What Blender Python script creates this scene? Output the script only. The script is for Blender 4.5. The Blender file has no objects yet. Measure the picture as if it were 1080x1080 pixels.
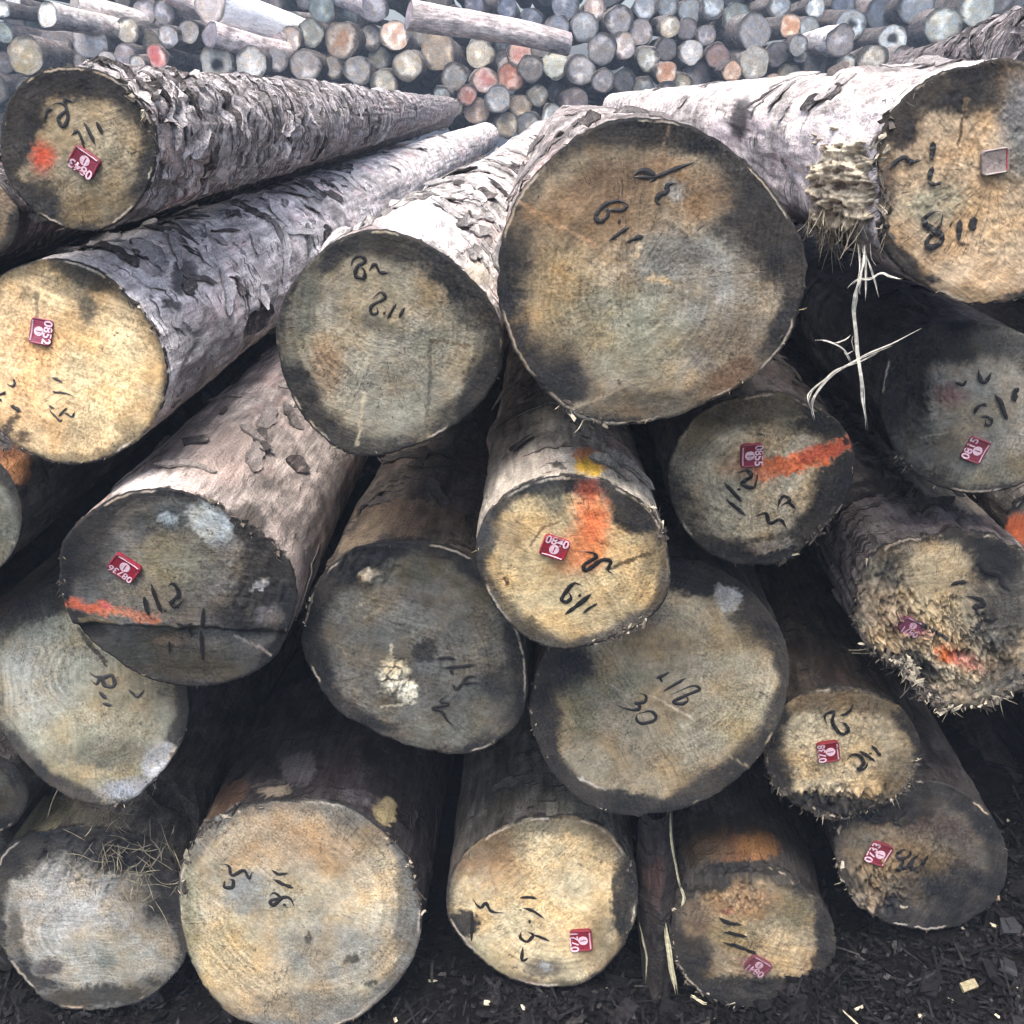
import bpy, math, random
import numpy as np
from mathutils import Vector, Matrix
random.seed(7)
RNG = np.random.default_rng(7)
SC = bpy.context.scene
COL = SC.collection

# ------------------------------------------------------------------ camera model
F = 1080.0                       # focal length in pixels of the 1080 px frame
VPX, VPY = 570.0, 100.0          # where lines along world +Y meet
PITCH = math.atan2(540 - VPY, F)
YAW = math.atan((VPX - 540) / F * math.cos(PITCH))
CAM = np.array([0.0, 0.0, 1.66])

def rays(p):
    p = np.asarray(p, float)
    x = (p[..., 0] - 540) / F
    y = (540 - p[..., 1]) / F
    cp, sp, c, s = math.cos(PITCH), math.sin(PITCH), math.cos(YAW), math.sin(YAW)
    dx, dy, dz = x, cp + y * sp, -sp + y * cp
    return np.stack([dx * c - dy * s, dx * s + dy * c, dz], -1)

def at(p, Y):
    """the point seen at pixel p at distance Y along world +Y"""
    r = rays(p)
    return CAM + r * (Y / r[..., 1])[..., None]

def on_plane(p, P0, n):
    r = rays(p)
    t = ((P0 - CAM) @ n) / (r @ n)
    return CAM + r * t[..., None]

def to_px(P):
    """world -> pixel (used to lay out stains and painted light on the logs while building them)"""
    d = P - CAM
    cp, sp, c, s = math.cos(PITCH), math.sin(PITCH), math.cos(YAW), math.sin(YAW)
    x = d[..., 0] * c + d[..., 1] * s
    y = -d[..., 0] * s + d[..., 1] * c
    z = d[..., 2]
    f = y * cp - z * sp
    u = y * sp + z * cp
    f = np.maximum(f, 1e-3)
    return np.stack([540 + F * x / f, 540 - F * u / f], -1)

# ------------------------------------------------------------------ noise
def _hash(ix, iy, iz, seed):
    h = (ix * 374761393 + iy * 668265263 + iz * 2147483647 + seed * 1274126177) & 0xFFFFFFFF
    h = ((h ^ (h >> 13)) * 1274126177) & 0xFFFFFFFF
    h = (h ^ (h >> 16)) & 0xFFFFFFFF
    h = ((h ^ (h >> 15)) * 2246822519) & 0xFFFFFFFF
    return ((h ^ (h >> 13)) & 0xFFFF) / 65535.0

def vnoise(x, y, z=0.0, seed=0):
    x, y, z = np.broadcast_arrays(np.asarray(x, float), np.asarray(y, float), np.asarray(z, float))
    fx, fy, fz = np.floor(x), np.floor(y), np.floor(z)
    ix, iy, iz = fx.astype(np.int64), fy.astype(np.int64), fz.astype(np.int64)
    tx, ty, tz = x - fx, y - fy, z - fz
    tx, ty, tz = [t * t * (3 - 2 * t) for t in (tx, ty, tz)]
    def L(a, b, t): return a + (b - a) * t
    r = []
    for dz in (0, 1):
        a = L(_hash(ix, iy, iz + dz, seed), _hash(ix + 1, iy, iz + dz, seed), tx)
        b = L(_hash(ix, iy + 1, iz + dz, seed), _hash(ix + 1, iy + 1, iz + dz, seed), tx)
        r.append(L(a, b, ty))
    return L(r[0], r[1], tz)

def fbm(x, y, z=0.0, seed=0, oct=4, gain=0.5):
    s, a, tot = 0.0, 1.0, 0.0
    for o in range(oct):
        s = s + a * vnoise(np.asarray(x) * 2 ** o, np.asarray(y) * 2 ** o, np.asarray(z) * 2 ** o, seed + o * 17)
        tot += a
        a *= gain
    return s / tot

def sstep(a, b, x):
    t = np.clip((x - a) / (b - a), 0, 1)
    return t * t * (3 - 2 * t)

def lin(h):
    if not isinstance(h, str):
        return np.array(h, float)
    h = h.lstrip('#')
    c = np.array([int(h[i:i + 2], 16) / 255 for i in (0, 2, 4)])
    return np.where(c <= .04045, c / 12.92, ((c + .055) / 1.055) ** 2.4)

# ------------------------------------------------------------------ mesh + object helpers
def mesh(name, V, quads=None, tris=None, mats=(), uv=None, cols=None, smooth=True, midx=None):
    me = bpy.data.meshes.new(name)
    V = np.asarray(V, np.float32)
    q = np.zeros((0, 4), np.int32) if quads is None or len(quads) == 0 else np.asarray(quads, np.int32)
    t = np.zeros((0, 3), np.int32) if tris is None or len(tris) == 0 else np.asarray(tris, np.int32)
    me.vertices.add(len(V)); me.vertices.foreach_set('co', V.ravel())
    li = np.concatenate([q.ravel(), t.ravel()])
    me.loops.add(len(li)); me.loops.foreach_set('vertex_index', li)
    n = len(q) + len(t)
    me.polygons.add(n)
    st = np.concatenate([np.arange(len(q)) * 4, len(q) * 4 + np.arange(len(t)) * 3]).astype(np.int32)
    me.polygons.foreach_set('loop_start', st)
    me.polygons.foreach_set('use_smooth', np.full(n, smooth))
    if midx is not None:
        me.polygons.foreach_set('material_index', np.asarray(midx, np.int32))
    for m in mats: me.materials.append(m)
    if uv is not None:
        l = me.uv_layers.new(name='UVMap')
        l.data.foreach_set('uv', np.asarray(uv, np.float32)[li].ravel())
    if cols is not None:
        for k, a in cols.items():
            at_ = me.attributes.new(k, 'FLOAT_COLOR', 'POINT')
            a = np.asarray(a, np.float32)
            if a.shape[1] == 3: a = np.concatenate([a, np.ones((len(a), 1), np.float32)], 1)
            at_.data.foreach_set('color', a.ravel())
    me.update(calc_edges=True)
    me.validate()
    return me

def obj(name, me, parent=None, color=None):
    o = bpy.data.objects.new(name, me)
    COL.objects.link(o)
    if parent is not None: o.parent = parent
    if color is not None: o.color = color
    return o

def tag(o, label=None, cat=None, group=None, kind=None):
    if label: o['label'] = label
    if cat: o['category'] = cat
    if group: o['group'] = group
    if kind: o['kind'] = kind
    return o

def empty(name, loc):
    o = bpy.data.objects.new(name, None)
    o.empty_display_size = 0.05
    o.location = Vector([float(v) for v in loc])
    COL.objects.link(o)
    return o

class MB:
    """collects pieces into one mesh"""
    def __init__(s): s.V = []; s.Q = []; s.T = []; s.C = []; s.n = 0
    def add(s, V, Q=None, T=None, c=(1, 1, 1)):
        V = np.asarray(V, float)
        if Q is not None and len(Q): s.Q.append(np.asarray(Q) + s.n)
        if T is not None and len(T): s.T.append(np.asarray(T) + s.n)
        c = np.asarray(c, float)
        s.C.append(np.tile(c, (len(V), 1)) if c.ndim == 1 else c)
        s.V.append(V); s.n += len(V)
    def get(s, name, mats, origin=(0, 0, 0), smooth=False):
        V = np.concatenate(s.V) - np.asarray(origin)
        return mesh(name, V, np.concatenate(s.Q) if s.Q else None, np.concatenate(s.T) if s.T else None,
                    mats, uv=V[:, [0, 2]], cols={'tone': np.concatenate(s.C)}, smooth=smooth)

def strip(pts, w, nrm, thick, taper=True):
    """a tapering strand with a small lozenge section along 3-D points"""
    P = np.asarray(pts, float); n = len(P)
    w = np.full(n, w) if np.isscalar(w) else np.asarray(w)
    d = np.gradient(P, axis=0); d /= np.linalg.norm(d, axis=1)[:, None] + 1e-9
    nn = np.asarray(nrm, float); nn = np.tile(nn, (n, 1)) if nn.ndim == 1 else nn
    s = np.cross(d, nn); s /= np.linalg.norm(s, axis=1)[:, None] + 1e-9
    if taper:
        k = np.minimum(1, np.minimum(np.arange(n) + .35, n - 1 - np.arange(n) + .35) / max(1, n * .22))
        w = w * k
    V = np.concatenate([P + s * w[:, None] / 2, P + nn * thick, P - s * w[:, None] / 2, P - nn * thick * .5])
    Q = []
    for i in range(n - 1):
        for a, b in ((0, 1), (1, 2), (2, 3), (3, 0)):
            Q.append((a * n + i, b * n + i, b * n + i + 1, a * n + i + 1))
    return V, Q

def smooth_line(pts, k=5):
    P = np.asarray(pts, float)
    if len(P) < 3:
        t = np.linspace(0, 1, k + 2)[:, None]
        return P[0] * (1 - t) + P[-1] * t
    Q = np.concatenate([[2 * P[0] - P[1]], P, [2 * P[-1] - P[-2]]])
    out = []
    for i in range(1, len(Q) - 2):
        p0, p1, p2, p3 = Q[i - 1:i + 3]
        for t in np.linspace(0, 1, k, endpoint=False):
            out.append(.5 * ((2 * p1) + (p2 - p0) * t + (2 * p0 - 5 * p1 + 4 * p2 - p3) * t * t + (3 * p1 - p0 - 3 * p2 + p3) * t ** 3))
    out.append(P[-1])
    return np.array(out)

# ------------------------------------------------------------------ node helpers
class NT:
    def __init__(s, name):
        s.m = bpy.data.materials.new(name); s.m.use_nodes = True
        s.t = s.m.node_tree; s.N = s.t.nodes; s.L = s.t.links
        s.b = s.N['Principled BSDF']
    def n(s, typ, **kw):
        x = s.N.new(typ)
        for k, v in kw.items():
            if k == 'inp':
                for a, b in v.items():
                    if hasattr(b, 'is_output') or isinstance(b, bpy.types.NodeSocket): s.L.new(b, x.inputs[a])
                    else: x.inputs[a].default_value = b
            else: setattr(x, k, v)
        return x
    def math(s, op, a, b=0.0, c=None, clamp=False):
        x = s.N.new('ShaderNodeMath'); x.operation = op; x.use_clamp = clamp
        for i, v in enumerate([a, b] + ([] if c is None else [c])):
            if isinstance(v, bpy.types.NodeSocket): s.L.new(v, x.inputs[i])
            else: x.inputs[i].default_value = v
        return x.outputs[0]
    def vmath(s, op, a, b):
        x = s.N.new('ShaderNodeVectorMath'); x.operation = op
        for i, v in enumerate((a, b)):
            if isinstance(v, bpy.types.NodeSocket): s.L.new(v, x.inputs[i])
            else: x.inputs[i].default_value = v
        return x.outputs[0]
    def noise(s, vec, scale, detail=4, rough=.55, dist=0.0):
        x = s.n('ShaderNodeTexNoise', inp={'Vector': vec, 'Scale': scale, 'Detail': detail, 'Roughness': rough, 'Distortion': dist})
        return x.outputs['Fac']
    def ramp(s, f, lo, hi, a=0.0, b=1.0):
        x = s.n('ShaderNodeMapRange', interpolation_type='SMOOTHSTEP', inp={'Value': f, 'From Min': lo, 'From Max': hi, 'To Min': a, 'To Max': b})
        return x.outputs[0]
    def mix(s, f, a, b, blend='MIX'):
        x = s.N.new('ShaderNodeMix'); x.data_type = 'RGBA'; x.blend_type = blend
        for k, v in ((0, f), (6, a), (7, b)):
            if isinstance(v, bpy.types.NodeSocket): s.L.new(v, x.inputs[k])
            elif k == 0: x.inputs[k].default_value = v
            else: x.inputs[k].default_value = (*v, 1) if len(v) == 3 else v
        return x.outputs[2]
    def scalecol(s, col, f):
        x = s.N.new('ShaderNodeVectorMath'); x.operation = 'SCALE'
        s.L.new(col, x.inputs[0])
        if isinstance(f, bpy.types.NodeSocket): s.L.new(f, x.inputs[3])
        else: x.inputs[3].default_value = f
        return x.outputs[0]
    def done(s, col, rough=.8, height=None, strength=.5, dist=.01, spec=.3):
        if isinstance(col, bpy.types.NodeSocket): s.L.new(col, s.b.inputs['Base Color'])
        else: s.b.inputs['Base Color'].default_value = (*col, 1)
        if isinstance(rough, bpy.types.NodeSocket): s.L.new(rough, s.b.inputs['Roughness'])
        else: s.b.inputs['Roughness'].default_value = rough
        s.b.inputs['Specular IOR Level'].default_value = spec
        if height is not None:
            bp = s.n('ShaderNodeBump', inp={'Height': height, 'Strength': strength, 'Distance': dist})
            s.L.new(bp.outputs[0], s.b.inputs['Normal'])
        return s.m

def coords(t, z=0.0):
    """surface coordinates in metres, shifted per object so that no two logs repeat"""
    uv = t.n('ShaderNodeUVMap').outputs[0]
    oi = t.n('ShaderNodeObjectInfo')
    r = t.math('MULTIPLY', oi.outputs['Random'], 37.0)
    cx = t.n('ShaderNodeCombineXYZ', inp={0: r, 1: t.math('MULTIPLY', r, 1.7), 2: r}).outputs[0]
    return uv, t.vmath('ADD', uv, cx), oi

def mat_cut():
    t = NT('sawn_wood')
    uv, co, oi = coords(t)
    at_ = t.n('ShaderNodeAttribute', attribute_name='tone')
    tone = at_.outputs['Color']; dk = at_.outputs['Alpha']
    rnd = oi.outputs['Random']
    # growth rings round the pith, seen in some places and worn off in others
    wob = t.noise(co, 7, 3)
    ln = t.n('ShaderNodeVectorMath', operation='LENGTH', inp={0: uv}).outputs['Value']
    rad = t.math('ADD', ln, t.math('MULTIPLY', wob, .022))
    rv = t.n('ShaderNodeCombineXYZ', inp={0: t.math('MULTIPLY', rad, 150.0), 1: t.math('MULTIPLY', rnd, 60.0)}).outputs[0]
    ring = t.noise(rv, 1.0, 2, .5)                      # rings of uneven width
    rmask = t.ramp(t.noise(co, 10, 3), .42, .66, .08, 1.0)
    ringv = t.math('MULTIPLY', t.ramp(ring, .36, .64, -.5, .5), rmask)
    # saw marks: slightly curved, near-parallel, in patches
    rot = t.n('ShaderNodeVectorRotate', rotation_type='Z_AXIS', inp={'Vector': co, 'Angle': t.math('MULTIPLY', rnd, 3.0)}).outputs[0]
    st = t.vmath('ADD', t.vmath('MULTIPLY', rot, (3.0, 210.0, 1.0)), t.n('ShaderNodeCombineXYZ', inp={1: t.math('MULTIPLY', wob, 9.0)}).outputs[0])
    saw = t.noise(st, 1.0, 3, .65)
    sawm = t.ramp(t.noise(co, 6, 2), .44, .58)
    sawv = t.math('MULTIPLY', t.math('SUBTRACT', saw, .5), sawm)
    # fuzzy torn grain: strong, small, only in patches
    g1 = t.noise(co, 240, 2, .6)
    g2 = t.noise(co, 90, 5, .72)
    g3 = t.noise(co, 26, 6, .7)
    fuz = t.ramp(t.noise(co, 9, 3), .40, .60, .35, 1.0)
    gv = t.math('MULTIPLY', t.ramp(g1, .30, .70, -.30, .30), fuz)
    # dark stain and painted shade: per-vertex mask whose border is eaten into by the grain
    a = t.math('ADD', dk, t.math('ADD', t.math('MULTIPLY', t.math('SUBTRACT', g2, .5), 1.25), t.math('MULTIPLY', t.math('SUBTRACT', g3, .5), .35)))
    a = t.math('MULTIPLY', t.ramp(a, .08, 1.0), t.ramp(dk, .02, .20))
    dcol = t.mix(t.ramp(t.noise(co, 15, 4), .38, .62), (.014, .0155, .0185), (.032, .030, .028))
    dcol = t.mix(t.math('MULTIPLY', t.ramp(g1, .64, .80), .26), dcol, (.16, .145, .125))
    hue = t.noise(co, 17, 5)
    tone = t.mix(t.ramp(hue, .42, .66, 0, .6), tone, t.mix(1.0, tone, (1.06, .86, .62), 'MULTIPLY'))
    tone = t.mix(t.ramp(hue, .46, .34, 0, .5), tone, t.mix(1.0, tone, (.84, .90, .92), 'MULTIPLY'))
    col = t.mix(t.math('MULTIPLY', a, .97), tone, dcol)
    f = t.math('ADD', 1.0, t.math('ADD', t.math('MULTIPLY', ringv, .38), t.math('ADD', gv, t.math('MULTIPLY', sawv, 1.1))))
    f = t.math('MULTIPLY', t.math('MAXIMUM', f, .25), t.ramp(g2, .30, .70, .78, 1.19))
    f = t.math('MULTIPLY', f, t.ramp(g3, .32, .68, .80, 1.16))
    col = t.scalecol(col, f)
    # mould specks and drying checks
    sp = t.math('MULTIPLY', t.ramp(t.noise(co, 80, 5, .8), .585, .65), t.ramp(t.noise(co, 10, 3), .42, .58))
    col = t.mix(t.math('MULTIPLY', sp, .80), col, (.030, .028, .027))
    sx = t.n('ShaderNodeSeparateXYZ', inp={0: uv})
    an = t.math('ARCTAN2', sx.outputs[1], sx.outputs[0])
    rc = t.n('ShaderNodeCombineXYZ', inp={0: t.math('MULTIPLY', an, 11.0), 1: t.math('MULTIPLY', ln, 10.0), 2: t.math('MULTIPLY', rnd, 50.0)}).outputs[0]
    ck = t.noise(rc, 1.0, 4, .6)
    ckl = t.ramp(t.math('ABSOLUTE', t.math('SUBTRACT', ck, .56)), .010, .002)
    crack = t.math('MULTIPLY', ckl, t.ramp(t.noise(co, 8, 2), .50, .58))
    col = t.mix(t.math('MULTIPLY', crack, .75), col, (.030, .026, .023))
    h = t.math('ADD', t.math('MULTIPLY', g1, .5), t.math('ADD', t.math('MULTIPLY', saw, .5), t.math('SUBTRACT', t.math('MULTIPLY', g2, .9), t.math('MULTIPLY', crack, 1.2))))
    return t.done(col, .85, h, .45, .0035, .08)

def mat_bark():
    t = NT('bark')
    uv, co, oi = coords(t)
    at_ = t.n('ShaderNodeAttribute', attribute_name='tone')
    base = t.mix(1.0, oi.outputs['Color'], (1.02, 1.0, .98), 'MULTIPLY'); flk = oi.outputs['Alpha']
    def S(x, y): return t.vmath('MULTIPLY', co, (x, y, 1.0))
    big = t.noise(S(7, 3.0), 1.0, 6, .62, .6)
    med = t.noise(S(22, 14), 1.0, 5, .62, .4)
    tr = t.noise(S(13, 85), 1.0, 4, .62, .7)           # feed-roller scars running round the stem
    lg = t.noise(S(75, 9), 1.0, 4, .6, .3)             # lengthwise fibres
    fine = t.noise(co, 230, 4, .7)
    f = t.ramp(big, .32, .66, .50, 1.28)
    f = t.math('MULTIPLY', f, t.ramp(med, .30, .70, .55, 1.35))
    f = t.math('MULTIPLY', f, t.ramp(fine, .28, .72, .66, 1.32))
    f = t.math('MULTIPLY', f, t.ramp(lg, .30, .70, .66, 1.25))
    col = t.scalecol(base, f)
    pink = t.ramp(t.noise(S(9, 4), 1.0, 4), .50, .70, 0, .55)
    col = t.mix(pink, col, t.mix(1.0, col, (1.22, .92, .90), 'MULTIPLY'))
    thr = t.math('SUBTRACT', .685, t.math('MULTIPLY', flk, .22))
    dk = t.math('ADD', t.math('MULTIPLY', tr, .62), t.math('MULTIPLY', big, .38))
    dark = t.ramp(t.math('SUBTRACT', dk, thr), -.02, .035)
    pl = t.math('MULTIPLY', t.ramp(t.math('SUBTRACT', med, t.math('ADD', thr, .03)), -.01, .03), .8)
    dark = t.math('MAXIMUM', dark, pl)
    col = t.mix(t.math('MULTIPLY', dark, .86), col, (.026, .023, .024))
    # stains, paint, bare wood, painted light and shade: laid down per vertex, edge broken up by the grain
    a = t.math('ADD', at_.outputs['Alpha'], t.math('MULTIPLY', t.math('SUBTRACT', t.noise(S(60, 40), 1.0, 4, .7), .5), .9))
    a = t.math('MULTIPLY', t.ramp(a, .30, .66), t.ramp(at_.outputs['Alpha'], .02, .15))
    pc = t.scalecol(at_.outputs['Color'], t.math('MULTIPLY', t.ramp(fine, .28, .72, .62, 1.3), t.ramp(lg, .3, .7, .75, 1.2)))
    col = t.mix(a, col, pc)
    h = t.math('ADD', t.math('MULTIPLY', med, 1.0), t.math('ADD', t.math('MULTIPLY', fine, .35), t.math('MULTIPLY', lg, .4)))
    h = t.math('SUBTRACT', h, t.math('MULTIPLY', dark, .45))
    return t.done(col, .80, h, 1.0, .014, .12)

def mat_tone(name, rough=.8, gs=160, lo=.6, hi=1.35, spec=.3, bump=.5, dirt=0.0):
    """plain material: the piece's own colour broken up by grain"""
    t = NT(name)
    co = t.n('ShaderNodeTexCoord').outputs['Object']
    at_ = t.n('ShaderNodeAttribute', attribute_name='tone')
    g = t.noise(co, gs, 5, .65)
    col = t.scalecol(at_.outputs['Color'], t.ramp(g, .28, .72, lo, hi))
    if dirt: col = t.mix(t.math('MULTIPLY', t.ramp(t.noise(co, 130, 5, .75), .50, .66), dirt), col, (.05, .042, .036))
    return t.done(col, rough, g, bump, .004, spec)

def mat_ink():
    t = NT('marker_ink')
    co = t.n('ShaderNodeTexCoord').outputs['Object']
    g = t.noise(co, 420, 3, .7)
    return t.done(t.mix(t.ramp(g, .52, .74), (.010, .010, .011), (.055, .05, .045)), .5, None, spec=.4)

def mat_ground():
    t = NT('bark_mulch')
    co = t.n('ShaderNodeTexCoord').outputs['Object']
    a = t.noise(co, 14, 6, .7); b = t.noise(co, 70, 5, .7)
    col = t.mix(t.ramp(a, .3, .7), (.004, .0038, .004), (.011, .010, .010))
    col = t.mix(t.ramp(b, .62, .74, 0, .5), col, (.05, .045, .042))
    return t.done(col, .85, t.math('ADD', a, b), .9, .02, .04)

M_CUT, M_BARK = mat_cut(), mat_bark()
M_INK, M_GROUND = mat_ink(), mat_ground()
M_FIBRE = mat_tone('raw_wood_fibre', .75, 140)
M_CHIP = mat_tone('bark_chips', .9, 120, .45, 1.6, .06)
M_TAG = mat_tone('red_plastic', .38, 700, .75, 1.2, .35, .3, .75)
M_WHITE = mat_tone('white_print', .5, 500, .8, 1.1, .2, .1, .55)
# outlines of the sawn ends, measured on the 1080 x 1080 photograph
OUT = {
'A': [(73,70),(110,77),(143,100),(162,133),(163,173),(150,207),(127,233),(97,245),(60,237),(30,217),(7,187),(0,157),(2,123),(17,93),(43,75)],
'B': [(63,272),(100,283),(133,310),(160,343),(173,377),(175,407),(167,437),(147,463),(113,483),(77,490),(40,482),(13,467),(-8,447),(-20,415),(-25,380),(-18,330),(0,290),(30,277)],
'C': [(396,241),(435,250),(470,271),(505,303),(526,335),(531,363),(523,401),(498,433),(470,454),(428,473),(389,482),(357,475),(326,447),(305,412),(294,377),(292,342),(301,310),(326,278),(354,254)],
'D': [(690,124),(729,132),(767,156),(799,184),(824,216),(845,251),(852,286),(843,322),(831,360),(810,385),(774,410),(739,427),(697,443),(655,449),(620,447),(588,424),(560,396),(539,360),(528,325),(525,286),(530,248),(546,209),(577,170),(616,139),(655,125)],
'E': [(1028,68),(1070,61),(1110,82),(1140,135),(1152,190),(1145,235),(1122,285),(1090,312),(1050,320),(1020,321),(987,307),(953,287),(930,258),(927,230),(931,205),(925,176),(924,151),(948,107),(976,84)],
'F': [(930,400),(940,370),(965,350),(1000,340),(1040,340),(1075,350),(1105,375),(1118,420),(1112,470),(1095,500),(1066,515),(1036,521),(998,516),(969,501),(945,476),(932,440)],
'G': [(780,420),(828,416),(865,435),(891,453),(902,479),(898,513),(880,542),(858,568),(828,592),(791,596),(754,587),(724,561),(708,527),(704,498),(710,475),(726,448),(750,430)],
'H': [(936,574),(974,566),(1019,561),(1058,569),(1085,585),(1104,615),(1110,655),(1100,695),(1080,727),(1052,738),(1019,749),(991,744),(969,722),(948,697),(919,688),(908,669),(902,648),(906,622),(916,598)],
'I': [(502,580),(508,553),(528,527),(557,510),(588,502),(624,504),(661,519),(687,539),(701,563),(706,589),(707,613),(699,640),(680,657),(649,671),(624,681),(596,686),(564,678),(540,661),(522,638),(508,610)],
'J': [(62,600),(66,571),(88,547),(123,522),(158,515),(204,522),(246,547),(281,568),(306,596),(313,635),(305,663),(289,698),(262,716),(225,728),(190,730),(148,719),(116,698),(88,677),(68,640)],
'K': [(430,571),(466,574),(498,588),(522,612),(540,645),(551,680),(556,710),(555,740),(543,767),(519,787),(484,795),(454,792),(419,781),(383,764),(353,746),(333,716),(320,690),(318,660),(328,627),(347,598),(371,580),(401,572)],
'L': [(706,588),(747,595),(783,616),(808,642),(827,672),(833,699),(828,740),(819,770),(801,796),(768,829),(730,850),(688,858),(644,858),(617,847),(596,829),(578,808),(565,779),(558,748),(562,720),(574,690),(598,655),(632,622),(668,600)],
'M': [(806,790),(815,765),(835,740),(865,727),(900,726),(935,737),(958,755),(970,782),(966,810),(950,838),(925,852),(890,862),(855,857),(830,843),(812,820)],
'N': [(-12,690),(2,655),(30,628),(70,612),(115,616),(155,640),(183,680),(196,722),(197,760),(186,793),(166,818),(148,838),(125,850),(95,848),(55,830),(25,802),(5,778),(-10,735)],
'O': [(-8,930),(4,897),(25,883),(63,876),(110,876),(151,884),(176,900),(190,929),(198,960),(199,988),(193,1017),(170,1042),(132,1061),(91,1066),(53,1058),(28,1038),(6,1007),(-8,970)],
'P': [(303,844),(337,844),(369,850),(400,873),(426,900),(438,929),(444,960),(441,998),(426,1028),(400,1055),(363,1080),(325,1090),(282,1084),(243,1071),(211,1033),(196,998),(189,960),(189,923),(199,897),(221,866),(255,850)],
'Q': [(470,947),(480,913),(507,886),(537,869),(573,861),(612,863),(640,875),(660,899),(672,930),(672,960),(662,988),(640,1019),(612,1038),(579,1042),(546,1036),(512,1016),(487,991),(473,969)],
'R': [(716,947),(738,926),(777,916),(823,922),(856,944),(877,972),(882,1002),(868,1029),(837,1052),(788,1063),(749,1054),(722,1033),(708,1000),(708,967)],
'S': [(892,852),(922,832),(970,822),(1004,831),(1035,850),(1057,881),(1063,916),(1053,947),(1029,967),(991,980),(956,978),(924,967),(893,936),(880,893)],
'T': [(-45,472),(-12,480),(12,505),(22,540),(14,580),(-8,605),(-45,614),(-85,600),(-108,570),(-112,535),(-98,500),(-75,480)],
'U': [(1112,512),(1088,518),(1066,538),(1060,560),(1068,584),(1090,602),(1120,606),(1150,592),(1165,560),(1155,530),(1138,517)],
'V': [(-60,180),(-25,184),(5,200),(20,225),(14,252),(-15,275),(-60,282),(-105,272),(-135,250),(-142,222),(-125,198),(-95,184)],
'W': [(-35,790),(-5,796),(20,815),(30,840),(20,865),(-5,880),(-40,884),(-72,872),(-90,840),(-76,808)],
'X': [(1190,-38),(1245,-25),(1290,15),(1310,75),(1300,130),(1265,170),(1215,190),(1160,182),(1120,152),(1098,105),(1102,50),(1130,0)],
}
# how far along +Y each end stands (metres); fitted so that the stems pack without overlapping
YD = {'A': 1.413, 'B': 1.433, 'C': 1.342, 'D': 1.254, 'E': 1.234, 'F': 1.429, 'G': 1.429, 'H': 1.449, 'I': 1.274, 'J': 1.362, 'K': 1.444, 'L': 1.457,
      'M': 1.478, 'N': 1.485, 'O': 1.514, 'P': 1.464, 'Q': 1.477, 'R': 1.498, 'S': 1.5, 'T': 1.453, 'U': 1.623, 'V': 1.453, 'W': 1.505, 'X': 1.45}
# base tone of the sawn wood, rim tone, rim width (px)
FACE = {
'A': ('#97896b', '#38383d', 17), 'B': ('#cbae78', '#77694c', 9), 'C': ('#9a947f', '#3b3f3f', 26), 'D': ('#9a8d74', '#34353a', 24), 'E': ('#b79d78', '#47413f', 12),
'F': ('#918d80', '#222429', 26), 'G': ('#b8aa8a', '#363430', 26), 'H': ('#ad9e80', '#3d3c3c', 10), 'I': ('#d4ba80', '#57544e', 12), 'J': ('#6f6d68', '#36373a', 16),
'K': ('#686760', '#33332f', 20), 'L': ('#9a8f74', '#3b3b3d', 22), 'M': ('#bba880', '#4b4034', 16), 'N': ('#84836f', '#31333a', 15), 'O': ('#91918a', '#3f403f', 20),
'P': ('#aa9f83', '#6d6d68', 12), 'Q': ('#d2be8e', '#7a6d54', 8), 'R': ('#9a8868', '#3b3a36', 14), 'S': ('#5c564e', '#242529', 24), 'T': ('#74766a', '#2a2c2e', 14),
'U': ('#6a6358', '#33322f', 8), 'V': ('#857a68', '#34343a', 10), 'W': ('#4a4b46', '#222326', 14), 'X': ('#8a7d66', '#3a3a3c', 14)}
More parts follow.
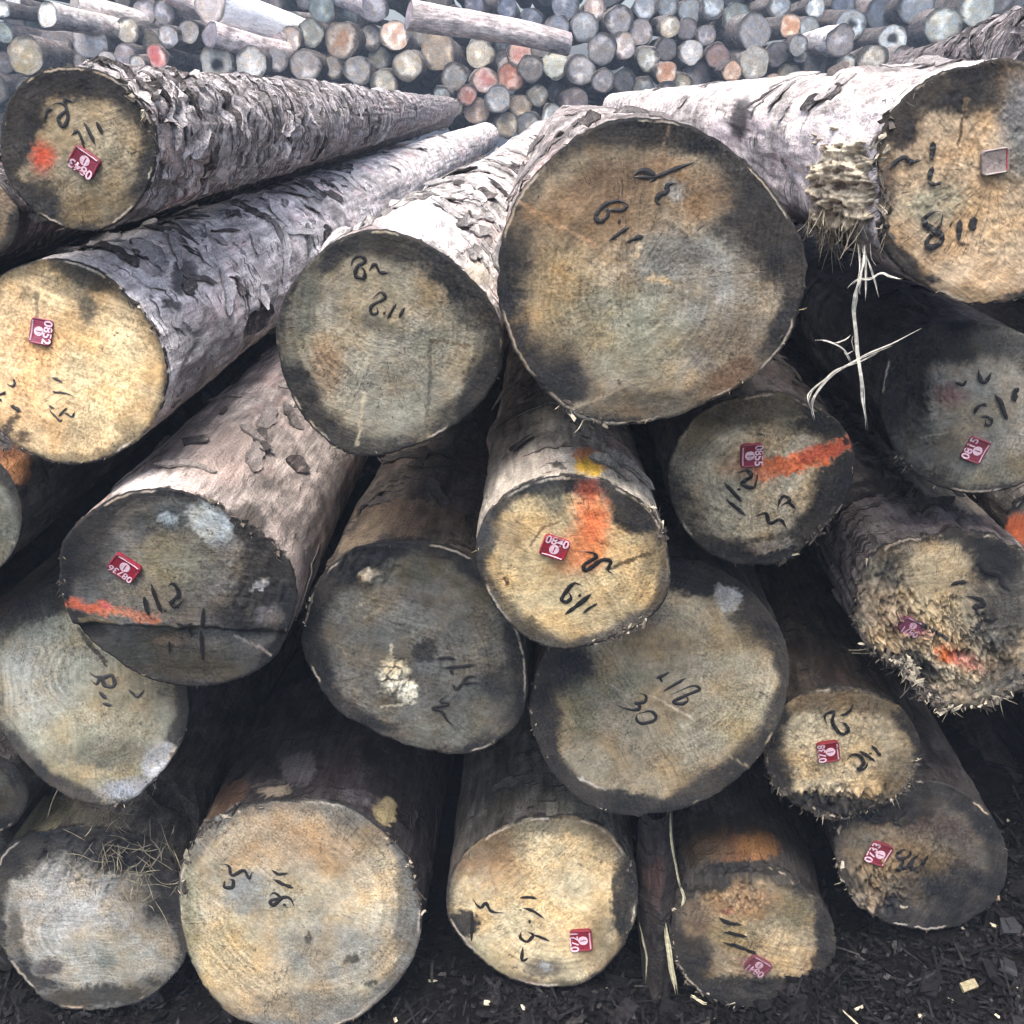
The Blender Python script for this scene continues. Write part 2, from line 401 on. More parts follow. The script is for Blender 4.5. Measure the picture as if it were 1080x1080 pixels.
# stains, sprayed paint, cracks and some painted shade on the sawn ends: e = patch (x y rx ry turn colour strength edge), c = streak (x0 y0 x1 y1 width colour strength)
STAIN_SHADE = {
'A': [('e',22,130,24,52,10,'#35353b',.9,.5), ('e',75,88,70,18,5,'#39393c',.85,.5), ('e',140,110,22,22,0,'#403f40',.8,.6), ('e',95,218,50,22,0,'#736b52',.6,.8), ('e',40,215,26,26,0,'#3d3c3c',.7,.7), ('e',100,140,34,30,0,'#a69776',.6,.9), ('e',43,167,13,17,0,'#c4533f',.85,.9)],
'B': [('e',92,288,42,20,20,'#4b4a44',.9,.5), ('e',93,325,10,18,-10,'#5c584b',.8,.6), ('e',70,305,40,10,30,'#67614f',.6,.7), ('e',150,400,22,60,0,'#9b8860',.6,.9), ('e',133,450,14,14,0,'#6f6349',.7,.7), ('e',20,385,45,70,10,'#c69a68',.55,1), ('e',60,460,50,16,-8,'#a58c62',.6,.8), ('e',110,400,40,50,0,'#d6bf88',.5,1), ('c',4,455,18,440,9,'#4b4947',.8), ('e',25,462,9,7,0,'#57483f',.8,.6), ('e',28,310,10,8,0,'#8a7551',.6,.7), ('c',38,310,40,345,4,'#6d6551',.7)],
'C': [('e',500,320,30,34,35,'#353b3d',.9,.5), ('e',512,390,22,60,8,'#363b3b',.75,.6), ('e',405,325,40,24,0,'#9f8c66',.6,.9), ('e',345,385,18,32,-10,'#94785a',.65,.8), ('e',415,430,55,38,0,'#98937f',.6,.8), ('e',320,330,16,50,15,'#60665c',.7,.7), ('e',475,360,40,40,0,'#928d78',.6,.9), ('c',455,360,450,440,4,'#6f6d60',.7), ('c',385,415,376,470,3.5,'#b9ac8c',.9), ('c',455,358,495,364,3,'#7c6a4c',.8), ('e',405,345,34,10,20,'#6e6e60',.6,.7), ('e',455,315,16,40,-30,'#8a7750',.5,.9)],
'D': [('e',806,222,66,92,-22,'#35363b',.95,.6), ('e',543,275,30,80,8,'#3a3a3f',.85,.7), ('e',580,390,54,40,42,'#35363b',.92,.6), ('e',690,138,90,26,0,'#3d3c3f',.9,.6), ('e',640,215,95,55,-10,'#8f7350',.85,.8), ('e',590,310,42,62,10,'#99804f',.7,.9), ('e',655,190,60,22,-20,'#7d6248',.6,.8), ('e',730,300,70,58,0,'#8b8a82',.85,.7), ('e',665,350,80,50,10,'#8a8870',.75,.8), ('e',760,365,50,30,-30,'#77736a',.7,.8), ('e',770,400,40,16,-30,'#6d5646',.8,.7), ('e',680,425,70,16,0,'#5f594b',.8,.7), ('e',735,200,40,30,20,'#8c6f4e',.7,.8), ('e',715,265,36,14,10,'#6f6d67',.6,.7), ('c',548,214,626,258,3.2,'#b08a62',.9), ('c',706,134,694,182,3,'#8d7157',.9), ('c',694,182,688,220,2.2,'#a88a60',.7), ('e',694,295,16,4.5,8,'#c3ab80',.95,.5), ('e',672,266,3.5,10,10,'#c0ac86',.95,.5), ('e',712,200,12,12,0,'#93958f',.7,.6), ('e',660,330,50,24,0,'#93927a',.5,.8), ('c',600,432,660,408,4,'#9b8c74',.6)],
'E': [('e',1010,88,90,34,5,'#443f3f',.9,.5), ('e',945,130,34,30,-45,'#4a4342',.85,.6), ('e',1085,125,34,58,0,'#6e7073',.85,.7), ('e',1100,180,40,50,0,'#848279',.7,.8), ('e',945,285,28,26,30,'#4a4440',.85,.6), ('e',985,215,40,20,0,'#a3a083',.6,.8), ('e',1060,230,40,40,0,'#c7aa7c',.5,.9), ('e',1010,312,50,12,5,'#8a7556',.7,.7), ('c',1020,104,1011,152,4,'#6d5740',.85), ('e',935,190,12,40,0,'#6d5c50',.7,.7)],
'F': [('e',945,420,38,80,0,'#1e2026',.95,.5), ('e',995,360,60,28,0,'#22252a',.9,.5), ('e',1060,365,40,18,10,'#4d5054',.7,.7), ('e',1003,418,16,12,0,'#8f4f46',.6,.9), ('e',1055,500,50,12,-8,'#7c7a64',.7,.7), ('e',985,470,40,26,25,'#51524a',.7,.8), ('c',972,462,1000,456,2.5,'#8b8878',.8), ('e',1040,440,36,34,0,'#8a8b80',.5,.9)],  # dark top patch: shade under the overhanging log put into the colour
'G': [('e',795,432,70,20,-8,'#5f5846',.85,.6), ('e',880,515,26,52,12,'#2c2a2c',.9,.6), ('e',800,585,70,20,0,'#33312e',.85,.6), ('e',730,470,24,40,10,'#6c624d',.6,.8), ('e',870,440,30,18,35,'#3b3a36',.9,.5), ('c',803,497,868,482,21,'#e27c50',.95), ('c',850,484,899,464,17,'#c9644a',.9), ('e',790,492,24,12,0,'#d98a5a',.5,1), ('e',815,575,26,8,-8,'#8f8e8c',.7,.6), ('e',770,530,46,40,0,'#b9ad8a',.5,.9), ('c',882,448,893,468,4,'#1c1a1a',.9)],  # first patch: the biggest log's shadow painted along the top
'H': [('e',1062,640,42,70,0,'#4b4e50',.85,.9), ('e',1040,590,40,24,10,'#3c3e42',.9,.5), ('e',945,600,34,20,-30,'#4a4a49',.8,.6), ('e',990,595,36,24,-5,'#c0aa7c',.9,.6), ('e',985,635,34,30,0,'#b39d70',.8,.7), ('e',925,640,24,30,0,'#8c7c66',.7,.8), ('e',960,662,22,9,8,'#8d4f66',.75,.8), ('e',1000,690,14,10,20,'#d0743f',.9,.7), ('e',1020,697,22,9,20,'#b0605a',.65,.9), ('e',965,705,34,16,35,'#34332f',.85,.6), ('e',1000,730,40,12,8,'#a08d70',.7,.7), ('e',930,672,12,14,-30,'#c9b38a',.8,.6), ('e',1060,715,30,18,0,'#55575a',.7,.7)],
'I': [('e',585,512,64,13,-3,'#4a4c4c',.9,.5), ('e',512,565,14,40,15,'#4e5154',.85,.6), ('e',670,545,34,22,35,'#4a443d',.9,.6), ('e',540,560,20,22,0,'#a58a5e',.6,.8), ('e',583,530,18,14,0,'#72705e',.7,.7), ('e',600,510,6,9,0,'#1c1c20',.8,.5), ('e',625,552,19,34,-4,'#f08552',.97,1), ('e',612,582,26,22,20,'#ea8a54',.75,.9), ('e',620,515,12,16,0,'#9c4c3a',.75,.8), ('c',640,601,702,578,4.5,'#6a5a40',.85), ('e',690,585,14,26,0,'#8a7a58',.6,.8), ('e',565,662,14,10,30,'#6d6048',.7,.7), ('e',535,640,12,14,0,'#9a865c',.6,.8), ('e',672,655,22,8,-30,'#6e675c',.8,.6), ('c',560,575,572,557,3,'#8a6d48',.8), ('c',572,557,590,550,3,'#8a6d48',.8), ('e',535,612,4,3,0,'#6d5240',.9,.6)],
'J': [('e',185,545,55,22,0,'#4b5558',.7,.7), ('e',221,552,28,17,28,'#b5c2c6',.97,.4), ('e',178,546,10,8,0,'#9aa8ac',.85,.5), ('e',175,598,48,30,-15,'#8b876a',.75,.9), ('e',150,628,32,24,0,'#807a6b',.7,.8), ('e',280,590,26,50,15,'#3b3b40',.85,.6), ('e',270,640,34,40,0,'#48484b',.7,.8), ('e',274,617,11,6,-25,'#a6a9ad',.9,.5), ('e',285,648,16,10,0,'#75747a',.7,.7), ('e',185,695,80,30,5,'#54554e',.9,.5), ('e',180,680,22,8,0,'#7b6a58',.7,.7), ('e',215,682,18,10,10,'#77716a',.7,.7), ('e',90,580,30,40,20,'#3f4144',.7,.7), ('c',74,637,114,643,13,'#c4664c',.95), ('c',110,642,166,652,11,'#bd7656',.9), ('e',112,640,8,4,0,'#d8606c',.7,.8), ('c',245,675,288,698,2.6,'#a39b94',.9), ('c',85,655,120,660,6,'#7d7358',.8), ('e',240,655,30,16,20,'#3b3c40',.6,.7)],
'K': [('e',380,598,34,22,-35,'#2c2a28',.85,.6), ('e',388,606,12,7,-25,'#b0a58c',.9,.5), ('e',440,600,40,18,0,'#62624f',.6,.8), ('e',365,665,24,28,0,'#6b6c66',.65,.9), ('e',415,712,17,18,20,'#c6c1a8',.97,.35), ('e',430,728,10,12,0,'#cfcab2',.97,.4), ('c',395,718,425,716,2,'#5d5d54',.85), ('c',398,703,424,704,2,'#5d5d54',.8), ('c',402,745,438,740,3,'#a3a08c',.8), ('c',398,730,424,728,2.5,'#95927f',.7), ('e',448,685,14,12,0,'#2f312e',.8,.6), ('e',470,770,60,18,-5,'#75766a',.75,.8), ('e',500,740,50,30,-30,'#63655f',.6,.8), ('e',505,650,34,34,0,'#62655f',.5,.8), ('c',376,640,400,628,3,'#8d8a76',.7), ('c',384,652,404,640,2,'#8d8a76',.6), ('c',412,690,414,680,3,'#b3ae98',.8), ('e',530,720,30,24,0,'#3a3c3a',.6,.7)],
'L': [('e',725,606,60,22,20,'#38383a',.9,.5), ('e',790,650,24,44,-20,'#47443d',.7,.7), ('e',600,705,30,30,-30,'#353638',.85,.6), ('e',575,770,18,50,10,'#38393c',.8,.6), ('e',768,632,15,14,20,'#a7adb0',.95,.4), ('e',762,625,9,12,0,'#959a9c',.8,.5), ('e',612,752,20,30,0,'#757858',.65,.9), ('e',650,720,40,16,0,'#7d7c60',.6,.9), ('e',775,700,34,40,0,'#9a9377',.6,.9), ('e',780,760,34,26,-40,'#a0966f',.6,.9), ('c',690,735,730,758,2.5,'#c2bba8',.8), ('c',640,720,790,810,2,'#a89e80',.5), ('c',700,780,800,720,1.8,'#a89e80',.5), ('c',612,820,648,838,3,'#b9b4a8',.85), ('e',660,845,60,10,8,'#45423c',.8,.6), ('e',690,680,44,30,0,'#857554',.55,.9), ('e',675,650,28,26,0,'#60606a',.5,.8)],
'M': [('e',890,742,70,14,0,'#6b5c46',.8,.7), ('e',885,850,70,16,0,'#4d4336',.9,.6), ('e',945,815,20,30,20,'#5a4d3c',.7,.8), ('e',820,815,16,26,0,'#4d4438',.8,.7), ('e',890,790,56,36,0,'#bda87c',.6,1), ('c',850,836,925,842,2.5,'#95835f',.8)],
'N': [('e',150,640,60,26,10,'#3a3b3f',.9,.6), ('e',40,640,50,16,-20,'#3b3b42',.9,.6), ('e',60,700,70,50,0,'#86897c',.7,.9), ('e',140,730,44,40,0,'#85785a',.6,.9), ('e',168,800,16,22,35,'#b4bcc6',.85,.5), ('e',135,832,36,12,-12,'#7c8592',.8,.5), ('e',95,812,26,8,10,'#9a8a66',.7,.7), ('e',120,795,60,20,0,'#5a584c',.6,.8), ('e',30,720,40,50,0,'#969a94',.6,.9), ('c',85,665,112,700,5,'#403c32',.7)],
'O': [('e',110,898,92,24,2,'#383733',.94,.4), ('e',175,940,28,54,0,'#403f3c',.85,.6), ('e',20,910,34,20,-10,'#3c3b38',.9,.5), ('e',70,960,54,56,20,'#a2a29c',.85,.7), ('e',92,968,26,26,0,'#b4b4ae',.7,.9), ('e',110,1010,60,30,0,'#96978b',.7,.8), ('e',52,1020,16,10,0,'#55525a',.8,.6), ('e',115,1012,12,10,0,'#6d7670',.7,.7), ('e',100,1052,80,13,-3,'#4c4c48',.9,.5), ('e',15,985,10,30,0,'#5c5b57',.8,.6), ('e',170,1000,20,30,0,'#8b8a80',.7,.8), ('e',145,940,20,16,0,'#716d64',.6,.8)],
'P': [('e',300,880,70,36,-5,'#ad916c',.7,1), ('e',350,900,40,24,20,'#a0845f',.6,.9), ('e',263,945,28,25,0,'#80837f',.92,.5), ('e',310,950,40,28,10,'#908f7c',.6,.9), ('e',355,1003,55,36,-10,'#8b8a80',.85,.6), ('e',235,1010,34,50,20,'#bba66e',.6,.9), ('e',275,1040,50,30,0,'#b39a6c',.6,.9), ('e',216,880,14,40,35,'#85867f',.8,.6), ('e',428,960,14,70,0,'#6e6e68',.8,.6), ('e',375,867,34,14,28,'#7a776d',.8,.6), ('e',395,885,20,16,30,'#8a7a5f',.6,.8), ('e',372,1012,9,6,-10,'#55564f',.9,.5), ('e',325,990,4,6,0,'#5a5148',.9,.5), ('e',392,1036,6,4,0,'#55564f',.9,.5), ('e',315,1008,12,20,0,'#7b7f76',.6,.7), ('e',340,1060,80,16,0,'#77756c',.8,.6), ('e',200,960,12,60,0,'#8c8a66',.6,.7)],
'Q': [('e',520,895,48,20,-28,'#6f6450',.85,.8), ('e',585,872,50,10,5,'#8a8268',.8,.7), ('e',660,935,15,60,5,'#36393c',.95,.4), ('e',640,895,20,20,40,'#77705c',.7,.8), ('e',486,974,20,15,-5,'#2d2824',.95,.35), ('e',520,915,30,24,0,'#a5825c',.55,1), ('e',575,1022,22,12,0,'#6d655b',.8,.7), ('e',520,1010,30,14,30,'#a1936a',.7,.8), ('e',630,1000,24,20,-40,'#8c7a58',.7,.8), ('e',610,920,40,30,0,'#d8c08c',.5,1), ('e',575,1018,7,5,0,'#9c9c9a',.9,.5), ('e',634,975,14,30,0,'#7d7258',.6,.8)],
'R': [('e',790,1045,80,18,0,'#373735',.95,.5), ('e',730,1010,26,32,0,'#4a4438',.85,.7), ('e',765,925,46,12,-3,'#36332f',.9,.5), ('e',790,950,40,18,0,'#a07c52',.75,.9), ('e',825,1000,24,26,-20,'#bda77a',.9,.7), ('e',835,960,26,22,20,'#807858',.7,.8), ('e',735,965,20,20,0,'#6f5440',.7,.8), ('e',795,1018,18,10,8,'#8a5560',.7,.8), ('e',868,1000,12,34,0,'#4a4640',.8,.7), ('e',767,961,10,6,0,'#8a4a40',.6,.8), ('e',775,985,24,16,0,'#8a8058',.6,.9)],
'S': [('e',925,905,40,34,-15,'#8b785a',.85,.9), ('e',950,890,34,20,0,'#84725a',.7,.9), ('e',1010,940,50,34,20,'#202227',.92,.6), ('e',915,950,18,12,20,'#9a8a74',.8,.7), ('e',985,905,24,20,0,'#75664c',.7,.9), ('e',985,870,40,14,10,'#5b4440',.6,.8), ('e',940,855,50,16,0,'#3a3a34',.8,.7), ('c',950,957,956,956,3,'#c9b8a0',.8), ('e',905,880,18,16,0,'#6b6a62',.6,.8)],
'T': [('e',0,560,24,40,0,'#5a5d54',.7,.8)], 'U': [('e',1076,560,20,18,0,'#d0704a',.95,.6)], 'V': [('e',5,212,16,14,0,'#9a8368',.7,.8)], 'W': [], 'X': []}
# ink strokes: zoom frames (x0, y0, scale) the strokes were traced in
ZF = {'Z1': (0,0,3), 'B2': (0,380,10.8), 'Z5': (280,120,2.843), 'Z6': (500,100,2.842), 'E2': (930,100,6), 'F2': (980,360,10.8), 'Z8': (680,320,2.7), 'Y5': (780,480,3.6),
      'Y3': (480,440,4.154), 'Y1': (0,480,2.842), 'Y2': (300,500,3.375), 'Y4': (540,580,3.375), 'X1': (660,780,2.571), 'Y7': (180,740,3.176), 'Y8': (440,780,3.6),
      'R2': (740,950,10.8), 'S2': (900,870,10.8), 'E3': (820,260,5.4), 'R3': (660,840,4.5)}
INK = {
'A': ('Z1', [(3.2,[(140,385),(150,350),(165,345)]), (3.2,[(158,335),(190,325),(210,345),(185,375),(200,400),(215,370),(205,315),(230,322),(250,313)]), (3,[(225,430),(245,415),(260,440),(268,475)]), (3,[(265,385),(285,420),(303,460)]), (3.4,[(305,385),(325,425)])]),
'B': ('B2', [(2.6,[(155,205),(175,250),(155,295),(85,265)]), (2.6,[(-10,388),(40,378),(75,355)]), (2.4,[(0,440),(25,462)]), (3.6,[(125,515),(185,545),(245,580)]), (2,[(595,200),(660,220),(720,255)]), (2,[(600,350),(640,365),(710,365),(845,405)]), (2,[(560,515),(620,545)]), (2,[(560,560),(620,620),(680,685),(715,670)]), (2,[(775,535),(720,585),(670,640)]), (2,[(720,590),(780,615),(830,640),(855,580)])]),
'C': ('Z5', [(3.4,[(255,460),(265,435),(285,425),(300,440),(275,460),(270,485),(295,492),(297,468),(280,455)]), (3.2,[(310,470),(330,450),(345,475),(378,475)]), (3,[(320,555),(345,535),(360,550),(335,565),(315,580),(320,600),(337,595),(332,575)]), (2.8,[(392,568),(378,592),(365,615)]), (2.8,[(354,594),(360,600)]), (2.8,[(417,580),(400,610)])]),
'D': ('Z6', [(5,[(475,245),(500,228),(530,234),(540,250),(525,262)]), (4,[(475,246),(540,246),(590,228),(668,197)]), (4.6,[(610,262),(580,270),(577,290),(556,300),(548,318),(560,330)]), (4,[(465,332),(440,318),(400,325),(370,352),(364,370),(380,380),(400,362),(400,343),(385,350)]), (3.6,[(400,345),(440,346),(464,330)]), (3.6,[(433,376),(438,382)]), (4,[(403,437),(435,415),(465,395)]), (4,[(455,440),(485,430),(511,422)])]),
'E': ('E2', [(5,[(40,480),(80,430),(140,395),(180,425),(250,412)]), (5,[(320,295),(322,350),(310,410)]), (4.6,[(322,450),(302,505),(308,535)]), (3.6,[(290,555),(330,566),(375,550)]), (5,[(380,738),(330,740),(268,780),(272,818),(320,850),(372,890),(370,930),(320,962),(283,950),(290,910),(335,860),(372,800),(380,745)]), (3.4,[(425,818),(435,823)]), (5,[(490,785),(485,850),(480,920)]), (6.5,[(582,772),(572,815),(578,858)])]),
'F': ('F2', [(2.6,[(510,830),(530,760),(600,710),(650,740)]), (2.8,[(550,860),(640,850),(700,890),(690,940),(640,945),(630,880)]), (3.6,[(730,590),(800,690),(850,820),(880,890)]), (5,[(1010,520),(960,580),(970,680)]), (3,[(290,460),(380,490),(420,440)]), (3.6,[(550,310),(580,440),(640,450),(700,340)])]),
'G': ('Z8', [(3.6,[(226,508),(250,535),(276,562)]), (3.6,[(230,554),(258,578),(288,602)]), (3.2,[(266,525),(271,531)]), (3.6,[(262,480),(290,474),(302,490),(276,512),(310,522),(322,480)]), (3.6,[(316,605),(345,597),(356,625),(385,614),(406,645)]), (3.2,[(376,582),(392,550),(412,558),(386,577)]), (2.8,[(405,560),(430,585)])]),
'H': ('Y5', [(3.6,[(885,415),(910,405),(930,435),(980,450),(1000,490),(1035,517)]), (3.4,[(798,490),(830,480),(862,480)]), (3.6,[(848,530),(910,545),(922,570),(890,572),(912,602)]), (3.8,[(868,662),(920,635),(985,614)]), (3.2,[(665,625),(730,660),(812,706)])]),
'I': ('Y3', [(4.4,[(540,586),(600,590),(615,612),(566,645),(570,670),(598,656),(640,624),(682,630),(670,666),(694,688)]), (4,[(558,737),(520,728),(488,762),(468,795),(488,810),(508,790),(496,764)]), (4,[(540,776),(550,784)]), (4.4,[(480,863),(540,820),(597,772)]), (3,[(560,856),(622,813)])]),
'J': ('Y1', [(4,[(434,422),(446,478)]), (4,[(454,384),(470,430),(486,472)]), (3,[(493,462),(498,468)]), (4,[(503,390),(522,384),(537,415),(515,440),(530,452),(557,425)]), (3.2,[(525,500),(555,512),(580,500)]), (3.6,[(612,455),(605,522)]), (3,[(560,533),(570,556)]), (3.6,[(595,538),(600,627)]), (2.4,[(500,568),(500,606)])]),
'K': ('Y2', [(3.2,[(540,655),(575,650),(612,656)]), (3.2,[(555,687),(620,682),(687,674)]), (3,[(590,690),(600,707)]), (2.8,[(598,743),(615,762),(652,720),(692,718)]), (2.8,[(630,742),(692,738)]), (3.2,[(580,783),(555,805),(585,815),(528,830),(560,842),(578,872),(604,894)])]),
'L': ('Y4', [(2.8,[(513,457),(562,434)]), (2.4,[(524,448),(536,472)]), (3,[(538,502),(580,478),(622,455)]), (3,[(560,517),(640,484),(667,496),(610,522),(574,541),(600,548),(627,535),(610,508)]), (3.2,[(453,508),(477,520),(470,541),(440,546),(455,552),(448,568),(410,566),(368,549)]), (3.2,[(445,584),(490,574),(512,590),(502,610),(460,617),(443,602),(445,584)])]),
'M': ('Y5', [(3.6,[(330,1022),(324,985),(357,974),(350,1010),(380,1052),(412,1046),(400,1020),(366,1008)]), (3.2,[(378,982),(410,976),(432,943)]), (3.6,[(404,1158),(428,1132),(458,1142),(470,1168),(448,1190),(476,1186),(486,1160)]), (3.2,[(456,1122),(486,1140),(512,1158)]), (3.2,[(500,1098),(522,1124),(536,1140)]), (3,[(494,1126),(498,1132)])]),
'N': ('Y1', [(3.6,[(268,648),(285,662),(312,666),(336,660),(342,690),(316,692),(304,664),(290,685),(272,672)]), (3.4,[(298,710),(320,732)]), (3.2,[(306,744),(336,751)]), (3,[(385,700),(410,725),(432,704)])]),
'P': ('Y7', [(3.2,[(170,543),(195,550),(205,582),(245,565),(262,592),(272,573)]), (3.2,[(182,598),(180,620),(204,623),(210,602),(194,594)]), (3,[(338,563),(362,577),(395,573)]), (3.2,[(343,594),(380,612),(414,624)]), (3.2,[(330,652),(346,640),(366,656),(334,666),(345,682),(376,655),(402,661),(417,692)]), (3,[(376,678),(386,682)])]),
'Q': ('Y8', [(3.2,[(208,603),(240,637),(260,620),(282,652),(327,656)]), (3,[(390,600),(425,598),(456,604)]), (3.2,[(403,638),(440,650),(482,677)]), (3,[(423,688),(431,692)]), (3,[(395,728),(392,752),(418,767),(440,742),(418,728)]), (3,[(440,742),(470,750),(502,763)]), (3,[(402,786),(398,836),(422,828)]), (2.6,[(210,655),(206,766)])]),
'R': ('R2', [(4.2,[(190,178),(300,232),(455,262)]), (3.4,[(240,338),(400,368),(522,406)]), (3.6,[(228,458),(400,502),(560,572),(622,592)])]),
'S': ('S2', [(3.6,[(622,258),(520,300),(498,350),(560,372),(642,330),(642,270)]), (3.6,[(540,372),(560,420),(498,502),(560,490),(640,430),(722,328)]), (3.4,[(742,298),(660,400),(650,492),(700,482),(732,542)]), (3.6,[(842,328),(770,482)]), (3,[(190,-75),(250,-140),(340,-100),(250,-40),(190,-75)]), (3,[(420,-75),(525,-225),(590,-160),(460,-55),(570,8)])])}
# timber tags: x, y, width, height (px), turn (deg, clockwise), digits, plate tone
TAGS = {'A': (90,171,29,24,215,'0843','#8e2f45'), 'B': (45,350,27,22,98,'0852','#8d3450'), 'F': (1028,474,27,23,-60,'0815','#8f3a4c'), 'G': (792,479,26,23,92,'0855','#8d2f43'),
        'H': (962,661,26,18,205,'0871','#7a4058'), 'I': (585,576,28,24,18,'0840','#a02a3c'), 'J': (132,598,30,25,213,'08736','#99263c'), 'M': (873,791,25,23,-97,'0738','#8c2632'),
        'Q': (613,990,25,23,-95,'0721','#93283a'), 'R': (799,1017,26,20,210,'0841','#7c4450'), 'S': (926,899,27,23,-60,'0733','#87303e'), 'E': (1048,170,26,28,-90,'','#a0938e')}
# bark: colour r g b, darkened for shade on stems bordering the gaps, flakiness 0..1
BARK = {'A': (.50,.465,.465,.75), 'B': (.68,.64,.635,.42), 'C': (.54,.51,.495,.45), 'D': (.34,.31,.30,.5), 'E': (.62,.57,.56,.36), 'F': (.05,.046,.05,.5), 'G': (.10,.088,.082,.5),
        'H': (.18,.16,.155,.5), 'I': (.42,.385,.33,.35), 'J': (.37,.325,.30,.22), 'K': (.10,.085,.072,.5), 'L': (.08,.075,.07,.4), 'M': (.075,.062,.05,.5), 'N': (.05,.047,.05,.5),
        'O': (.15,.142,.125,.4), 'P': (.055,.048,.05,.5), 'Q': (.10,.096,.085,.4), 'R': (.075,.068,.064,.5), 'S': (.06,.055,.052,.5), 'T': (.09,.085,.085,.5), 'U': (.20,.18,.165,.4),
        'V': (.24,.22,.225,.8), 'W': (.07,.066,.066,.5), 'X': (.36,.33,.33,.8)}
# marks on the bark, with bright tops and dark undersides painted in (same primitives, photo pixels)
BSTAIN_LIGHT = {'A': [('e',160,98,62,17,12,'#e6dcd6',.95,.6), ('e',180,150,16,40,-10,'#bfa69a',.6,.8)],
 'B': [('e',110,262,70,16,-12,'#e8e2e2',.9,.7), ('e',195,290,14,24,10,'#3b3838',.8,.5), ('e',182,322,14,8,30,'#55504c',.8,.5)],  # white patch paints the light falling on the upper side
 'C': [('e',450,235,60,24,15,'#f2ecea',.9,.7), ('e',505,290,20,16,45,'#dccfbc',.8,.7)],  # debarked top, whitened further to paint in blown-out light
 'E': [('e',885,190,30,48,0,'#d3c8a2',1,.35), ('e',880,235,32,18,0,'#b9ad90',.9,.5), ('e',885,140,70,24,-18,'#f1e6e6',.9,.6), ('e',760,140,60,14,-12,'#e9d8da',.8,.7), ('e',870,265,40,30,20,'#2c2624',.9,.6), ('e',780,125,12,22,25,'#262324',.85,.5), ('e',855,262,20,60,-20,'#4b443f',.7,.8)],  # near-white tops and dark underside paint top light around the pale knot
 'I': [('e',622,482,22,12,10,'#e39468',.9,.8), ('e',620,493,19,10,12,'#f6c64a',.98,.9), ('e',540,505,40,30,-20,'#d8ccbc',.6,.9), ('e',586,493,10,4,0,'#6d665c',.9,.5)],
 'J': [('e',150,510,50,12,-8,'#d9cfc8',.8,.6), ('e',240,480,60,40,-30,'#c4ada2',.6,.9), ('e',262,550,24,26,20,'#3c352c',.75,.8)],
 'K': [('e',430,545,70,22,0,'#8a7763',.8,.7), ('e',380,570,30,14,-30,'#a08e76',.7,.7)],  # painted lit strip at the front of the darkened stem
 'O': [('e',45,858,50,20,-22,'#a49b7c',.9,.6), ('e',110,865,40,12,0,'#6e685a',.7,.7), ('e',190,850,20,14,0,'#55534c',.8,.6)],
 'P': [('e',405,857,12,16,15,'#d6c394',1,.4), ('e',240,840,34,16,-40,'#7d6250',.85,.7), ('e',288,832,20,9,0,'#b7a892',.8,.5), ('e',315,810,22,20,0,'#7d787a',.7,.6), ('e',380,840,26,10,20,'#7a7276',.6,.6), ('e',215,860,12,20,30,'#a38a70',.7,.6)],
 'Q': [('e',530,845,16,24,30,'#57503f',.6,.8), ('e',610,850,40,12,0,'#8a8a7c',.7,.8)],
 'R': [('e',775,893,50,20,3,'#8d6549',.95,.6), ('e',800,890,24,18,10,'#a2764c',.9,.7), ('e',740,895,28,22,-10,'#6d6250',.7,.8), ('e',770,870,50,12,0,'#4b4a47',.7,.7), ('e',850,910,14,20,-20,'#57544f',.7,.6)],
 'T': [('e',14,492,22,20,20,'#b5825c',.95,.5), ('e',4,478,14,8,0,'#8a5c44',.8,.6)],
 'H': [('e',1010,525,60,14,22,'#b9aa94',.7,.7), ('e',975,550,40,10,-10,'#8f8086',.6,.8), ('e',945,540,20,10,0,'#9a8f92',.6,.7)],
 'M': [], 'V': [('e',40,230,14,6,0,'#d8d6d8',.9,.6)], 'N': [('e',215,740,16,30,0,'#6a666a',.6,.7)]}
AIM = {'A': (548,106), 'B': (600,97), 'C': (604,100), 'I': (566,135), 'E': (585,100), 'X': (840,88), 'D': (585,105)}
LEN = {'A': 7.6, 'B': 7.9, 'C': 7.3, 'D': 7.4, 'E': 7.6, 'X': 3.2}
BULGE = {'E': [(885,195,34,50,.020)], 'T': [(14,492,22,20,.012)], 'R': [(770,893,70,24,.012)]}
